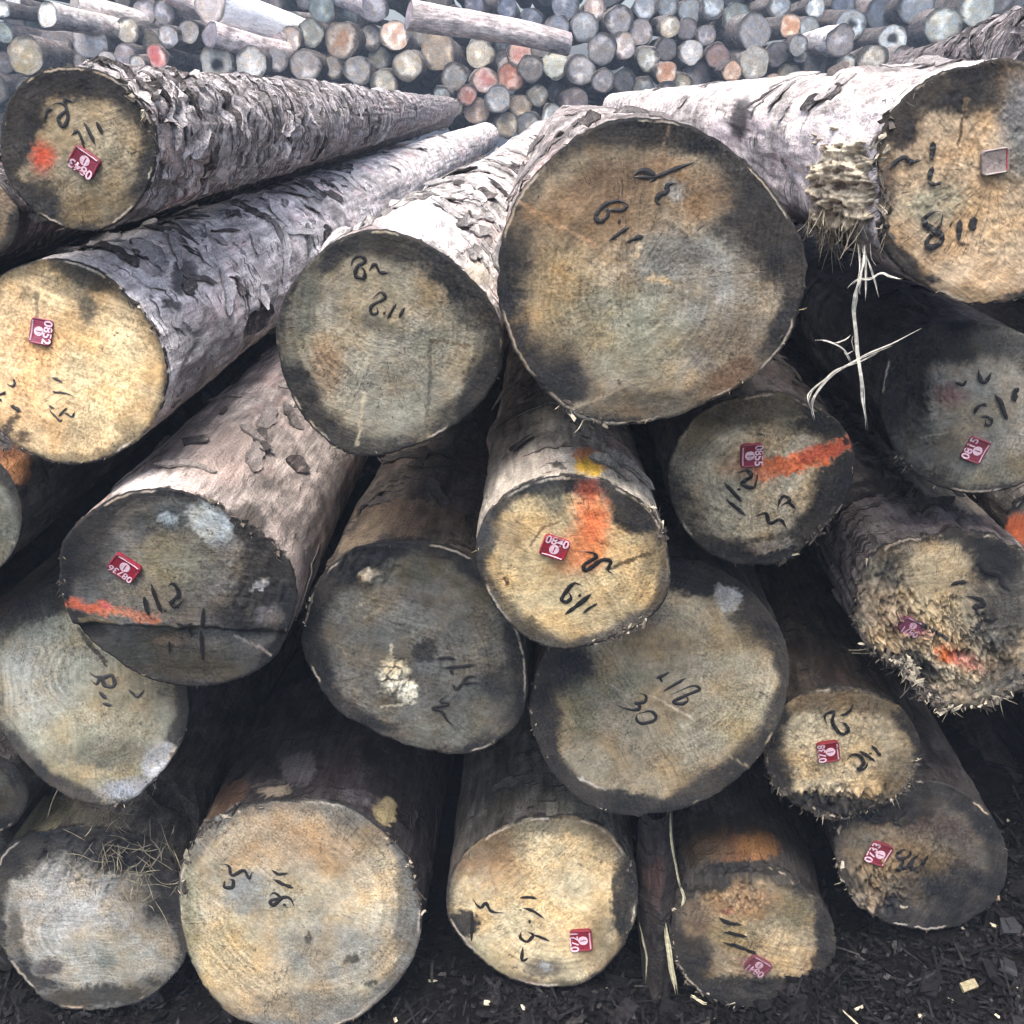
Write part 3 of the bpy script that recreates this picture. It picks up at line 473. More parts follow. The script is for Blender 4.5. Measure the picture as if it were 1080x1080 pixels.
# facets of the cut that sit behind the rest: points with (x-x0)*nx+(y-y0)*ny > 0 drop back by depth
STEP = {'J': [(187,664,-.04,1,.013,9)], 'R': [(770,930,-.02,-1,.016,5)], 'L': [(600,850,-.25,1,.012,8)], 'H': [(925,600,-1,-.35,.010,6)]}
FRINGE = {'A': 30, 'B': 14, 'C': 18, 'D': 26, 'E': 60, 'G': 60, 'H': 90, 'I': 60, 'J': 26, 'K': 16, 'L': 40, 'M': 120, 'N': 12, 'O': 30, 'P': 90, 'Q': 26, 'R': 40, 'S': 50}
FLAKES = {'A': 420, 'B': 130, 'C': 90, 'E': 26, 'V': 60, 'X': 90, 'J': 40, 'D': 30, 'I': 22, 'H': 30, 'K': 26, 'P': 60, 'Q': 22, 'N': 20, 'G': 24, 'O': 24, 'F': 20}
LAB = {
'A': 'flaky barked log, topmost on the left, with a faint red spray spot on its end',
'B': 'pale yellow log end cut off by the left picture edge, under the flaky topmost log',
'C': 'grey green log end with a wide dark rim, left of the biggest log',
'D': 'biggest log at the top centre, brown and grey end with two pale slivers',
'E': 'pink barked log at upper right with torn pale knot and dangling white splinters',
'F': 'dark grey log end at the right edge under the log with dangling splinters',
'G': 'log end with a broad orange spray band, just below the biggest log',
'H': 'ragged split log end at right, half charcoal grey, with a purple smear',
'I': 'bright log end, orange spray running over its rim onto yellow splashed bark',
'J': 'dark log end with bluish white patch and orange red strip at left middle',
'K': 'dark green grey log end with a small white splintered spot, left of orange sprayed one',
'L': 'wide tan log end with white dab and no tag, under the orange sprayed end',
'M': 'small fuzzy rimmed tan log end with red tag, right of the wide tan end',
'N': 'greenish grey log end at left edge, partly covered by the orange striped dark log',
'O': 'whitish grey log end strewn with straw in the bottom left corner',
'P': 'large orange tan log end with a blue grey spot at bottom left centre',
'Q': 'clean pale yellow log end with red tag in the bottom row',
'R': 'blackened bottom log with orange torn wood above its end and peeled bark beside',
'S': 'dark log end with tan middle and red tag, lowest on the right',
'T': 'dark log with an orange brown knot at left edge below the pale yellow end',
'U': 'log end with an orange sprayed edge, cut off by the right picture edge',
'V': 'rough grey log lying behind the flaky topmost log at left edge',
'W': 'nearly black log deep in the shade at left edge, above the straw strewn end',
'X': 'shaggy barked log lying behind and above the pink barked log at upper right'}

# broken, splintered patches of the ends: x y rx ry depth
ROUGH = {'H': [(985, 690, 105, 66, .021), (930, 640, 50, 70, .016)], 'M': [(885, 846, 85, 22, .014), (890, 790, 90, 80, .004)], 'R': [(765, 935, 60, 26, .012), (795, 1000, 90, 70, .0035)], 'S': [(920, 940, 40, 40, .014), (950, 900, 80, 60, .005)],
         'E': [(1030, 200, 120, 130, .0022)], 'G': [(800, 520, 100, 90, .004)], 'O': [(110, 905, 100, 40, .010)], 'J': [(270, 610, 44, 70, .0035)], 'F': [(960, 420, 50, 80, .008)], 'K': [(415, 715, 20, 24, .010), (385, 600, 40, 26, .008)]}
# ------------------------------------------------------------------ near logs
KALB = 0.74     # photo tone of evenly lit wood -> albedo

def paint(px, base, prims, warp=1.0, dark0=None):
    x = px[:, 0] + warp * (7 * (fbm(px[:, 0] * .055, px[:, 1] * .055, 0, 11, 3) - .5) + 6 * (vnoise(px[:, 0] * .35, px[:, 1] * .35, 3, 5) - .5))
    y = px[:, 1] + warp * (7 * (fbm(px[:, 0] * .055, px[:, 1] * .055, 9, 23, 3) - .5) + 6 * (vnoise(px[:, 0] * .35, px[:, 1] * .35, 7, 6) - .5))
    out = base.copy(); cov = np.zeros(len(px)); dark = np.zeros(len(px)) if dark0 is None else dark0.copy()
    for i, p in enumerate(prims):
        if p[0] == 'e':
            _, cx, cy, rx, ry, a, c, k, so = p
            a = math.radians(a); u = (x - cx) * math.cos(a) + (y - cy) * math.sin(a); v = -(x - cx) * math.sin(a) + (y - cy) * math.cos(a)
            d = np.sqrt((u / rx) ** 2 + (v / ry) ** 2)
            d = d + (fbm(x * .09, y * .09, i * 3.1, 31, 3) - .5) * .7 * so
            m = 1 - sstep(1 - .75 * so, 1 + .55 * so, d)
        else:
            _, x0, y0, x1, y1, w, c, k = p
            dx, dy = x1 - x0, y1 - y0
            xx = px[:, 0] + (x - px[:, 0]) * min(1, w / 8); yy = px[:, 1] + (y - px[:, 1]) * min(1, w / 8)
            t = np.clip(((xx - x0) * dx + (yy - y0) * dy) / (dx * dx + dy * dy), 0, 1)
            d = np.hypot(xx - x0 - t * dx, yy - y0 - t * dy) / (w / 2)
            m = 1 - sstep(.55, 1.35, d + (vnoise(x * .2, y * .2, i, 8) - .5) * .6)
        m = m * min(1, k * 1.07)
        cc = lin(c) * KALB; cc = cc * (.55 + .45 * float(sstep(.02, .16, cc.mean())))
        if dark0 is not None and float(lin(c) @ [.3, .6, .1]) < .066:
            dark = dark * (1 - m) + m; out = out * (1 - .5 * m[:, None]) + cc * (.5 * m[:, None])
        else:
            dark = dark * (1 - m); out = out * (1 - m[:, None]) + cc * m[:, None]
        cov = np.maximum(cov, m)
    return (out, cov) if dark0 is None else (out, cov, dark)

def outline(poly, n, k=3, seed=0, rough=.010):
    P = np.array(poly, float); c = (P.min(0) + P.max(0)) / 2
    d = P - c; th = np.arctan2(d[:, 1], d[:, 0]); r = np.hypot(d[:, 0], d[:, 1])
    o = np.argsort(th); th, r = th[o], r[o]
    T = np.linspace(0, 2 * np.pi, 720, endpoint=False) - np.pi
    R = np.interp(T, np.concatenate([th[-3:] - 2 * np.pi, th, th[:3] + 2 * np.pi]), np.concatenate([r[-3:], r, r[:3]]))
    w = np.hanning(33); w /= w.sum()
    R = np.convolve(np.concatenate([R[-40:], R, R[:40]]), w, 'same')[40:-40]
    R = R * (1 + rough * 2 * (fbm(np.cos(T) * 6, np.sin(T) * 6, seed, 3, 4) - .5) + rough * 1.1 * (vnoise(np.cos(T) * 22, np.sin(T) * 22, seed, 4) - .5) + rough * .9 * (vnoise(np.cos(T) * 50, np.sin(T) * 50, seed, 4) - .5))
    def f(t):
        return np.interp((np.asarray(t) + np.pi) % (2 * np.pi) - np.pi, np.append(T, np.pi), np.append(R, R[0]))
    return c, f

class Log:
    def __init__(s, key, i):
        s.k = key; s.i = i
        s.c, s.R = outline(OUT[key], 0, seed=i * 7.3, rough={'H': .034, 'M': .024, 'R': .022, 'S': .020, 'E': .016, 'O': .016}.get(key, .011))
        aim = AIM.get(key, (588, 100))
        s.d = rays(np.array(aim, float)); s.d /= np.linalg.norm(s.d)
        s.P0 = at(s.c, YD[key])
        # tilt of the saw cut: chosen so that the stem comes out round
        T = np.linspace(-np.pi, np.pi, 90)
        best = None
        for tilt in range(-4, 23, 2):
            n = np.array([0, -math.cos(math.radians(tilt)), math.sin(math.radians(tilt))])
            W = on_plane(s.c + s.R(T)[:, None] * np.stack([np.cos(T), np.sin(T)], 1), s.P0, n)
            asp = (W[:, 2].max() - W[:, 2].min()) / (W[:, 0].max() - W[:, 0].min())
            e = abs(asp - 1.02) + .004 * abs(tilt)
            if best is None or e < best[0]: best = (e, n)
        s.n = best[1]
        W = s.face(np.array([s.c, s.c + [10, 0]]), False)
        s.m = np.linalg.norm(W[1] - W[0]) / 10       # metres per pixel on this face
        s.rm = s.R(T).mean() * s.m
        s.L = LEN.get(key, 6.8)
        s.ph = i * 1.7
        Wr = s.rim(np.linspace(0, 2 * np.pi, 60))
        lo = Wr[np.argmin(Wr[:, 2])]
        s.base = np.array([s.P0[0], s.P0[1], lo[2]])

    def disp(s, px, rho=None):
        x, y = px[..., 0], px[..., 1]
        z = .0030 * (fbm(x * .013, y * .013, s.i, 41, 3) - .5) * 2 + .0008 * (fbm(x * .09, y * .09, s.i, 42, 3) - .5) * 2
        for (x0, y0, nx, ny, dep, w) in STEP.get(s.k, []):
            h = math.hypot(nx, ny)
            q = ((x - x0) * nx + (y - y0) * ny) / h + 8 * (fbm(x * .07, y * .07, s.i, 43, 3) - .5)
            z = z - dep * sstep(-w / 2, w / 2, q)
        for (x0, y0, rx, ry, amp) in ROUGH.get(s.k, []):     # torn, splintered grain
            d = np.sqrt(((x - x0) / rx) ** 2 + ((y - y0) / ry) ** 2) + .7 * (fbm(x * .06, y * .06, s.i, 44, 3) - .5)
            tn = fbm(x * .16 + y * .03, y * .055, s.i, 45, 4); sp = 1 - np.abs(2 * fbm(x * .24, y * .10, s.i + 3, 46, 3) - 1)
            z = z + amp * (1 - sstep(.55, 1.0, d)) * (1.6 * (tn - .5) + .9 * (sp - .75))
        if rho is not None:
            z = z - .0014 * sstep(.975, 1.0, rho) ** 2
        return z

    def face(s, px, disp=True, rho=None):
        W = on_plane(px, s.P0, s.n)
        if disp: W = W + s.n * s.disp(px, rho)[..., None]
        return W

    def rim(s, th):
        th = np.asarray(th, float)
        px = s.c + s.R(th)[..., None] * np.stack([np.cos(th), np.sin(th)], -1)
        return s.face(px, True, np.ones(th.shape))

    def body(s, th, v, extra=0.0):
        """point of the stem's surface: th round the stem, v metres back from the cut"""
        W = s.rim(th); off = W - s.P0
        a = off @ s.d; perp = off - a[..., None] * s.d
        rr = np.linalg.norm(perp, axis=-1); e = perp / rr[..., None]
        bl = sstep(.1, 1.6, v)
        r = rr * (1 - bl) + s.rm * bl
        r = r * (1 - .20 * v / s.L)
        ct, st_ = np.cos(th), np.sin(th); k = s.rm
        g = sstep(0, .05, v)
        r = r + s.rm * .07 * (fbm(ct * 1.3, st_ * 1.3, v * 1.4 + s.ph, 51, 3) - .5) * sstep(0, .3, v)
        ro = (.35 + BARK[s.k][3]); ro2 = .25 + 1.1 * BARK[s.k][3] ** 2
        r = r + .013 * ro * (fbm(ct * k * 26, st_ * k * 26, v * 13 + s.ph, 52, 4) - .5) * (.15 + .85 * g)
        r = r + .008 * ro2 * (fbm(ct * k * 60, st_ * k * 60, v * 70, 53, 2) - .5) * g
        cr = fbm(ct * k * 18 + 9, st_ * k * 18, v * 5, 57, 3)
        r = r - .010 * ro2 * (1 - sstep(.0, .06, np.abs(cr - .5))) * g          # furrows
        for q_ in range(7):                                                      # stubs of cut branches
            v_ = .25 + 6.0 * _hash(np.int64(s.i), np.int64(q_), np.int64(3), 5) ** 1.6; t_ = 6.283 * _hash(np.int64(s.i), np.int64(q_), np.int64(8), 6)
            dd = ((v - v_) / .035) ** 2 + (np.sin((th - t_) / 2) * 2 * k / .028) ** 2
            r = r + .016 * np.exp(-dd) - .008 * np.exp(-dd * 6)
        for (bx, by, brx, bry, h) in BULGE.get(s.k, []):
            q = to_px(s.P0 + e * r[..., None] + s.d * (v + a)[..., None])
            d2 = ((q[..., 0] - bx) / brx) ** 2 + ((q[..., 1] - by) / bry) ** 2
            up = np.exp(-d2 * 1.2) * sstep(.0, .02, v) * (v < .8)
            r = r + h * up * (.6 + .9 * fbm(q[..., 0] * .12, q[..., 1] * .12, 3, 54, 3))
        fade = np.clip(1 - v / .7, 0, 1)
        bend = .035 * np.sin(v / s.L * 3.1) * math.sin(s.ph * 2.3)
        C = s.P0 + s.d * (v + a * fade)[..., None]
        C = C + np.array([1.0, 0, 0]) * bend[..., None]
        return C + e * (r + extra)[..., None]

    def build(s):
        k = s.k
        root = empty('log', s.base)
        tag(root, LAB[k], 'log', 'big logs stacked at the front')
        B = s.base
        small = k in 'TUVWX'
        # ---- the sawn end
        nr, nt = (30, 110) if small else (92, 288)
        rho = (np.arange(1, nr + 1) / nr) ** .92
        T = np.linspace(0, 2 * np.pi, nt, endpoint=False)
        RR, TT = np.meshgrid(rho, T, indexing='ij')
        Rt = s.R(TT)
        px = s.c + (RR * Rt)[..., None] * np.stack([np.cos(TT), np.sin(TT)], -1)
        px = np.concatenate([s.c[None], px.reshape(-1, 2)])
        rf = np.concatenate([[0], RR.ravel()]); Rf = np.concatenate([[Rt.mean()], Rt.ravel()])
        W = s.face(px, True, rf)
        idx = 1 + np.arange(nr * nt).reshape(nr, nt)
        a, b = idx[:-1], np.roll(idx[:-1], -1, 1); c_, d_ = np.roll(idx[1:], -1, 1), idx[1:]
        Q = np.stack([a, b, c_, d_], -1).reshape(-1, 4)
        Tt = np.stack([np.zeros(nt, int), np.roll(idx[0], -1), idx[0]], -1)
        bt, rt, rw = FACE[k]
        base = np.tile(lin(bt) * KALB, (len(px), 1))
        nz = fbm(px[:, 0] * .022, px[:, 1] * .022, s.i * 5, 61, 4)
        base = base * (1 + .42 * (nz - .5) * 2)[:, None]
        warm = fbm(px[:, 0] * .03, px[:, 1] * .03, s.i * 9, 62, 3)[:, None] - .5
        base = base * (1 + warm * np.array([.18, .03, -.20]))
        dr = (1 - rf) * Rf
        th_all = np.concatenate([[0], TT.ravel()])
        ww = rw * (.35 + 1.3 * fbm(np.cos(th_all) * 2.2, np.sin(th_all) * 2.2, s.i, 63, 3)) + 9 * (fbm(px[:, 0] * .07, px[:, 1] * .07, s.i, 64, 4) - .5)
        m = (1 - sstep(ww * .60, ww * 1.30 + 3, dr))[:, None] * .97
        rdark = float(lin(rt) @ [.3, .6, .1]) < .075
        if not rdark: base = base * (1 - m) + lin(rt) * KALB * m * (1 + .5 * (nz[:, None] - .5))
        e0 = (1 - sstep(2.0, 6.0, dr)) * sstep(.25, .55, fbm(np.cos(th_all) * 6, np.sin(th_all) * 6, s.i, 68, 3))
        dk0 = np.maximum(m[:, 0] if rdark else 0 * rf, e0 * .8)
        tone, _, dk = paint(px, base, STAIN_SHADE[k], 1.0, dk0)
        lum = (tone @ np.array([.3, .6, .1]))[:, None]
        sat = .76 + .24 * sstep(.25, .5, (tone[:, :1] - tone[:, 2:]) / (tone[:, :1] + 1e-3) - .45)
        tone = lum + (tone - lum) * sat
        # a thin dark line of cambium and dirt right at the rim, broken here and there
        e = (1 - sstep(1.0, 3.2, dr)) * sstep(.30, .55, fbm(np.cos(th_all) * 7, np.sin(th_all) * 7, s.i, 65, 3))
        dk = np.maximum(dk, e * .9)
        # here and there the pale inner bark shows as a thin broken ring
        pr = sstep(1.2, 2.2, dr) * (1 - sstep(3.0, 4.6, dr)) * sstep(.58, .68, fbm(np.cos(th_all) * 3.5, np.sin(th_all) * 3.5, s.i, 69, 3))
        tone = tone * (1 - pr[:, None]) + np.array([.30, .27, .23]) * pr[:, None]; dk = dk * (1 - pr)
        e1 = np.cross([0, 0, 1.0], s.n); e1 /= np.linalg.norm(e1); e2 = np.cross(s.n, e1)
        pith = s.P0 + e1 * s.rm * .18 * math.sin(s.ph) + e2 * s.rm * .18 * math.cos(s.ph * 2)
        uv = np.stack([(W - pith) @ e1, (W - pith) @ e2], -1)
        face = obj('cut_face', mesh('cut_face', W - B, Q, Tt, [M_CUT], uv, {'tone': np.concatenate([np.clip(tone, .004, .9), dk[:, None]], 1)}), root)
        # ---- bark
        nt2 = 80 if small else 176
        ds, v = (.012 if small else .006), [0.0]
        while v[-1] < s.L:
            v.append(v[-1] + ds); ds = min(ds * 1.042, .12)
        v = np.array(v); th = np.linspace(0, 2 * np.pi, nt2 + 1) + np.pi / 2
        VV, TH = np.meshgrid(v, th, indexing='ij')
        P = s.body(TH.ravel(), VV.ravel())
        nv, nc = VV.shape
        ii = np.arange(nv * nc).reshape(nv, nc)
        Qb = np.stack([ii[:-1, :-1], ii[:-1, 1:], ii[1:, 1:], ii[1:, :-1]], -1).reshape(-1, 4)
        uvb = np.stack([(TH.ravel() - np.pi / 2) * s.rm, VV.ravel()], -1)
        pb = to_px(P)
        colb, cov = paint(pb, np.tile(np.array(BARK[k][:3]), (len(P), 1)), BSTAIN_LIGHT.get(k, []), 1.3)
        cov = cov * (VV.ravel() < 1.4)
        # bruised dark edge close to the saw cut
        ed = (1 - sstep(.0, .012 + .02 * fbm(np.cos(TH.ravel()) * 4, np.sin(TH.ravel()) * 4, s.i, 66, 3), VV.ravel())) * .8
        q = (ed > cov)
        colb[q] = np.array([.035, .031, .029]); cov = np.where(q, np.maximum(cov, ed * sstep(.35, .6, fbm(np.cos(TH.ravel()) * 9, np.sin(TH.ravel()) * 9, s.i + 4, 67, 3))), cov)
        Vs, Qs, Us, Cs = [P - B], [Qb], [uvb], [np.concatenate([colb, cov[:, None]], 1)]
        n0 = len(P)
        # ---- curling flakes of bark
        rg = np.random.default_rng(100 + s.i)
        for _ in range(FLAKES.get(k, 0)):
            t0 = -np.pi / 2 + rg.normal() * 1.0
            v0 = .05 + rg.exponential(1.1)
            if v0 > s.L - .4: continue
            gw, gl = rg.uniform(.006, .022) * (1 + .2 * v0), rg.uniform(.018, .055) * (1 + .2 * v0)
            if k == 'A': gw, gl = gw * .55, gl * 1.1
            elif rg.random() < .22: gw, gl = gw * 1.8, gl * 1.5
            tw, up = rg.normal() * .5, rg.uniform(.003, .012)
            if k == 'A' or rg.random() < .5: tw += math.pi / 2 - .5
            uu, vv = np.meshgrid(np.linspace(-1, 1, 4), np.linspace(-1, 1, 10), indexing='ij')
            wl = .35 + .9 * vnoise(vv[0] * 2.6, _ * 1.3, s.i, 12); wr = .35 + .9 * vnoise(vv[0] * 2.6, _ * 1.3, s.i, 13)
            en = np.sqrt(np.clip(1 - np.abs(vv[0]) ** 3, .03, 1))
            uu = np.where(uu < 0, uu * wl * en, uu * wr * en) + .25 * (vnoise(vv * 2, _ * 2.1, s.i, 14) - .5)
            a_, b_ = uu * gw, vv * gl
            du = a_ * math.cos(tw) - b_ * math.sin(tw); dv = a_ * math.sin(tw) + b_ * math.cos(tw)
            lift = .0012 + up * np.clip((uu if rg.random() < .5 else vv) * .5 + .5, 0, 1) ** 1.7 + .003 * vnoise(vv * 1.7, uu, _ * 1.0, 15)
            Fp = s.body((t0 + du / s.rm).ravel(), np.clip(v0 + dv, .012, s.L).ravel(), lift.ravel())
            Fi = s.body((t0 + du * .96 / s.rm).ravel(), np.clip(v0 + dv * .98, .012, s.L).ravel(), (lift - .0022).ravel())
            j = np.arange(40).reshape(4, 10)
            fq = np.stack([j[:-1, :-1], j[:-1, 1:], j[1:, 1:], j[1:, :-1]], -1).reshape(-1, 4)
            ed_ = np.concatenate([j[0, :], j[1:, -1], j[-1, ::-1][1:], j[::-1, 0][1:-1]])
            fe = np.stack([ed_, np.roll(ed_, -1), np.roll(ed_, -1) + 40, ed_ + 40], -1)
            g = rg.uniform(.5, 1.5)
            fc = np.array([.050, .044, .042]) * g * 1.5 if rg.random() < .26 else np.array(BARK[k][:3]) * rg.uniform(.28, 1.0)
            Vs += [Fp - B, Fi - B]; Qs += [fq + n0, fq[:, ::-1] + n0 + 40, fe + n0]
            Us += [np.stack([(t0 + du / s.rm).ravel() * s.rm, (v0 + dv).ravel()], -1)] * 2
            Cs.append(np.tile(np.append(fc, .62), (80, 1))); n0 += 80
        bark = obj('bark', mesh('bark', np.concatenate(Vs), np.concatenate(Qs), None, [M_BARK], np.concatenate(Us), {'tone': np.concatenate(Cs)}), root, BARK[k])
        # ---- torn fibres standing out from the rim
        nf = FRINGE.get(k, 0)
        if nf:
            mb = MB()
            for _ in range(nf * 2):
                cl = rg.integers(0, 9) * .71 + s.ph
                t0 = cl + rg.normal() * .16 if rg.random() < .72 else rg.uniform(0, 2 * np.pi)
                p0 = s.rim(np.array([t0]))[0]; o = p0 - s.P0; o /= np.linalg.norm(o)
                ln = rg.uniform(.002, .008) * (2.2 if rg.random() < .07 else 1)
                dirv = o * rg.uniform(.0, .7) + s.n * rg.uniform(-.3, .5) + np.array([0, 0, -.6]) * rg.random() + rg.normal(size=3) * .55
                dirv /= np.linalg.norm(dirv)
                bend = rg.normal(size=3) * .3
                pts = [p0 - o * .004 - s.n * .001 + dirv * ln * t + bend * ln * t * t for t in (0, .4, .75, 1)]
                c = lin('#b6a684') * rg.uniform(.3, .6) if rg.random() < .25 else lin('#453e38') * rg.uniform(.4, 1.2)
                mb.add(*strip(pts, rg.uniform(.0006, .0016), s.n, .0005), c=c)
            tag(obj('rim_fibres', mb.get('rim_fibres', [M_FIBRE], B), root), kind='stuff')
        # ---- handwriting
        if k in INK:
            z, strokes = INK[k]; zx, zy, zs = ZF[z]
            words = []
            for j, (w, pts) in enumerate(strokes):
                p = smooth_line(np.array(pts, float) / zs + [zx, zy], 6)
                hit = [q for q in words if any(np.linalg.norm(p[:, None] - r_[None], axis=-1).min() < 9.5 for _, _, r_ in q)]
                new = [(j, w, p)]
                for q in hit: new += q; words.remove(q)
                words.append(new)
            for word in words:
              mb = MB()
              for j, w, p in word:
                p = p + .5 * (np.stack([vnoise(np.arange(len(p)) * .6, j, s.i, 5), vnoise(np.arange(len(p)) * .6, j, s.i, 6)], -1) - .5)
                W3 = s.face(p) + s.n * (.0022 if s.k in ROUGH else .0011)
                wd = (1.5 if s.k == 'H' else 1.2 if s.k in 'ERFS' else 1.08) * w * s.m * (.72 + .56 * vnoise(np.arange(len(p)) * .45, j * 3.3, s.i, 9))
                mb.add(*strip(W3, wd, s.n, .0005))
              obj('handwriting', mb.get('handwriting', [M_INK], B), face)
        if k in TAGS: s.tag(root)
        return root

    def tag(s, root):
        x, y, w, h, a, digits, tone = TAGS[s.k]
        a = math.radians(a); c = np.array([x, y], float)
        O, X = s.face(np.array([c, c + [math.cos(a), math.sin(a)]]))
        n = s.n; ex = X - O; ex -= n * (ex @ n); ex /= np.linalg.norm(ex); ey = np.cross(n, ex)
        S = s.m
        O = O + n * .003
        B = s.base
        def place(u, v, z): return O + np.outer(u, ex) * S + np.outer(v, ey) * S + np.outer(np.asarray(z) + .0022 * (np.asarray(u, float) / (w / 2)) ** 2 - .0006 * np.asarray(v, float) / (h / 2), n)
        # plate with rounded corners and a bevelled edge
        hw, hh, r = w / 2, h / 2, 4.0
        ang = np.linspace(0, 2 * np.pi, 32, endpoint=False)
        U = np.sign(np.cos(ang)) * (hw - r) + r * np.cos(ang); V = np.sign(np.sin(ang)) * (hh - r) + r * np.sin(ang)
        n_ = len(ang); mb = MB(); t = lin(tone) * .62
        L0 = place(U, V, np.full(n_, -.006)); L1 = place(U, V, np.full(n_, .0008)); L2 = place(U * .93, V * .93, np.full(n_, .0018))
        L3 = place(U * .82, V * .80, np.full(n_, .0012))
        P = np.concatenate([L0, L1, L2, L3, place([0], [0], [.0012])]); Q = []
        for k in range(3):
            for j in range(n_): Q.append((k * n_ + j, k * n_ + (j + 1) % n_, (k + 1) * n_ + (j + 1) % n_, (k + 1) * n_ + j))
        T = [(3 * n_ + j, 3 * n_ + (j + 1) % n_, 4 * n_) for j in range(n_)]
        mb.add(P, Q, T, t)
        worn = .55 if s.k in 'HR' else 1.0
        white = lin('#e9c9d6') * .7 * worn + t * (1 - worn)
        # the moulded ridge along one edge
        mb.add(*strip(place(np.linspace(-hw * .78, hw * .78, 6), np.full(6, -hh * .80), np.full(6, .0022)), 1.6 * S, n, .0008, False), c=white * .75 + t * .25 if digits else lin('#b04a56') * .7)
        tg = obj('timber_tag', mb.get('timber_tag', [M_TAG], B), root)
        if not digits: return
        # round emblem with an upright bar
        ex0, ey0, er = 0.0, -hh * .16, h * .225
        mb = MB(); a2 = np.linspace(0, 2 * np.pi, 28, endpoint=False)
        ring = lambda q, z: place(ex0 + q * np.cos(a2), ey0 + q * np.sin(a2), np.full(28, z))
        P = np.concatenate([ring(er, .0010), ring(er * .97, .0021), place([ex0], [ey0], [.0021])])
        Q = [(j, (j + 1) % 28, 28 + (j + 1) % 28, 28 + j) for j in range(28)]; T = [(28 + j, 28 + (j + 1) % 28, 56) for j in range(28)]
        mb.add(P, Q, T, white)
        mb.add(*strip(place([ex0] * 4, ey0 + er * np.array([-.62, -.2, .2, .62]), np.full(4, .0022)), er * .20 * S, n, .0004, False), c=t * .7)
        obj('emblem', mb.get('emblem', [M_WHITE], B), tg)
        cu = bpy.data.curves.new('digits', 'FONT'); cu.body = digits; cu.align_x = 'CENTER'; cu.size = 1.0; cu.offset = .022
        to = bpy.data.objects.new('digits', cu); COL.objects.link(to)
        me = bpy.data.meshes.new_from_object(to.evaluated_get(bpy.context.evaluated_depsgraph_get()))
        bpy.data.objects.remove(to)
        co = np.zeros(len(me.vertices) * 3); me.vertices.foreach_get('co', co); co = co.reshape(-1, 3)
        sc = min(h * .40 / .70, w * .90 / max(1e-3, np.ptp(co[:, 0])))
        P = place(co[:, 0] * sc, hh * .30 + co[:, 1] * sc, np.full(len(co), .0023)) - B
        me.vertices.foreach_set('co', P.astype(np.float32).ravel())
        at_ = me.attributes.new('tone', 'FLOAT_COLOR', 'POINT'); at_.data.foreach_set('color', np.tile(np.append(white, 1), (len(co), 1)).astype(np.float32).ravel())
        me.materials.clear(); me.materials.append(M_WHITE); me.update(); me.name = 'digits'
        obj('digits', me, tg)

LOGS = {}
for i, k in enumerate(OUT):
    LOGS[k] = Log(k, i)
    LOGS[k].root = LOGS[k].build()

def px_strands(name, lg, frame, strokes, lift, mat, tone, parent):
    """strands traced in a zoom frame, hanging a little in front of a log's end"""
    zx, zy, zs = ZF[frame]; mb = MB()
    rg = np.random.default_rng(5)
    for j, (w, pts) in enumerate(strokes):
        p = smooth_line(np.array(pts, float) / zs + [zx, zy], 5)
        W = on_plane(p, lg.P0 + lg.n * (lift + .004 * rg.random()), lg.n)
        W = W + lg.n * (.018 * (fbm(np.arange(len(p)) * .12, j, 0, 71, 2) - .5))[:, None]
        for h in range(3 if w > 6 else 2):
            f_ = (.62, .42, .30)[h]; t_ = np.arange(len(p))
            sd = np.cross(np.gradient(W, axis=0), lg.n); sd /= np.linalg.norm(sd, axis=1)[:, None] + 1e-9
            off = (0, .34, -.30)[h] * w / zs * lg.m * (.4 + 1.4 * vnoise(t_ * .22, h, j, 73))
            k0 = rg.integers(0, max(1, len(p) // 4)) if h else 0; k1 = len(p) - (rg.integers(0, max(1, len(p) // 3)) if h else 0)
            if k1 - k0 < 4: k0, k1 = 0, len(p)
            mb.add(*strip((W + sd * off[:, None] + lg.n * .0012 * h)[k0:k1], (w / zs * lg.m * f_ * (.55 + .9 * vnoise(t_ * .5, h, j, 74)))[k0:k1], lg.n, w / zs * lg.m * .12), c=lin(tone) * rg.uniform(.5, .9))
    return obj(name, mb.get(name, [mat], lg.base), parent)

px_strands('hanging_splinters', LOGS['E'], 'E3', [
    (22, [(485,-10), (492,60), (470,150), (440,250), (435,340), (445,470), (456,620), (475,800), (490,930), (505,1045)]), (9, [(462,-20), (470,100), (450,195)]),
    (9, [(498,-10), (500,150), (498,305)]), (9, [(508,50), (545,160), (580,292)]), (13, [(402,238), (450,185), (530,175), (600,155), (650,172), (708,186)]),
    (17, [(208,992), (195,900), (230,820), (330,710), (480,630), (650,560), (830,472)]), (7, [(165,885), (180,840), (260,770), (340,700), (480,655), (600,590)]),
    (6, [(190,930), (178,870), (215,800), (300,730)]), (9, [(222,542), (290,540), (370,580), (420,662)]), (7, [(312,540), (380,536), (420,508)]), (6, [(375,578), (385,610), (432,592)]), (6, [(430,505), (425,540), (440,600)]),
    (5, [(520,-20), (530,60), (560,110)]), (5, [(470,200), (462,240), (470,275)])], .012, M_FIBRE, '#dcd8cc', LOGS['E'].root)
px_strands('pale_splinter', LOGS['R'], 'R3', [(30, [(190,605), (203,700), (216,800), (234,925)]), (9, [(215,60), (214,200), (238,330), (262,432)]), (12, [(262,432), (275,480), (262,520)]),
    (8, [(62,600), (85,690), (100,780), (92,880)]), (14, [(310,945), (345,958), (385,972)]), (6, [(165,950), (140,1010), (112,1080)])], .014, M_FIBRE, '#c9c2a2', LOGS['R'].root)
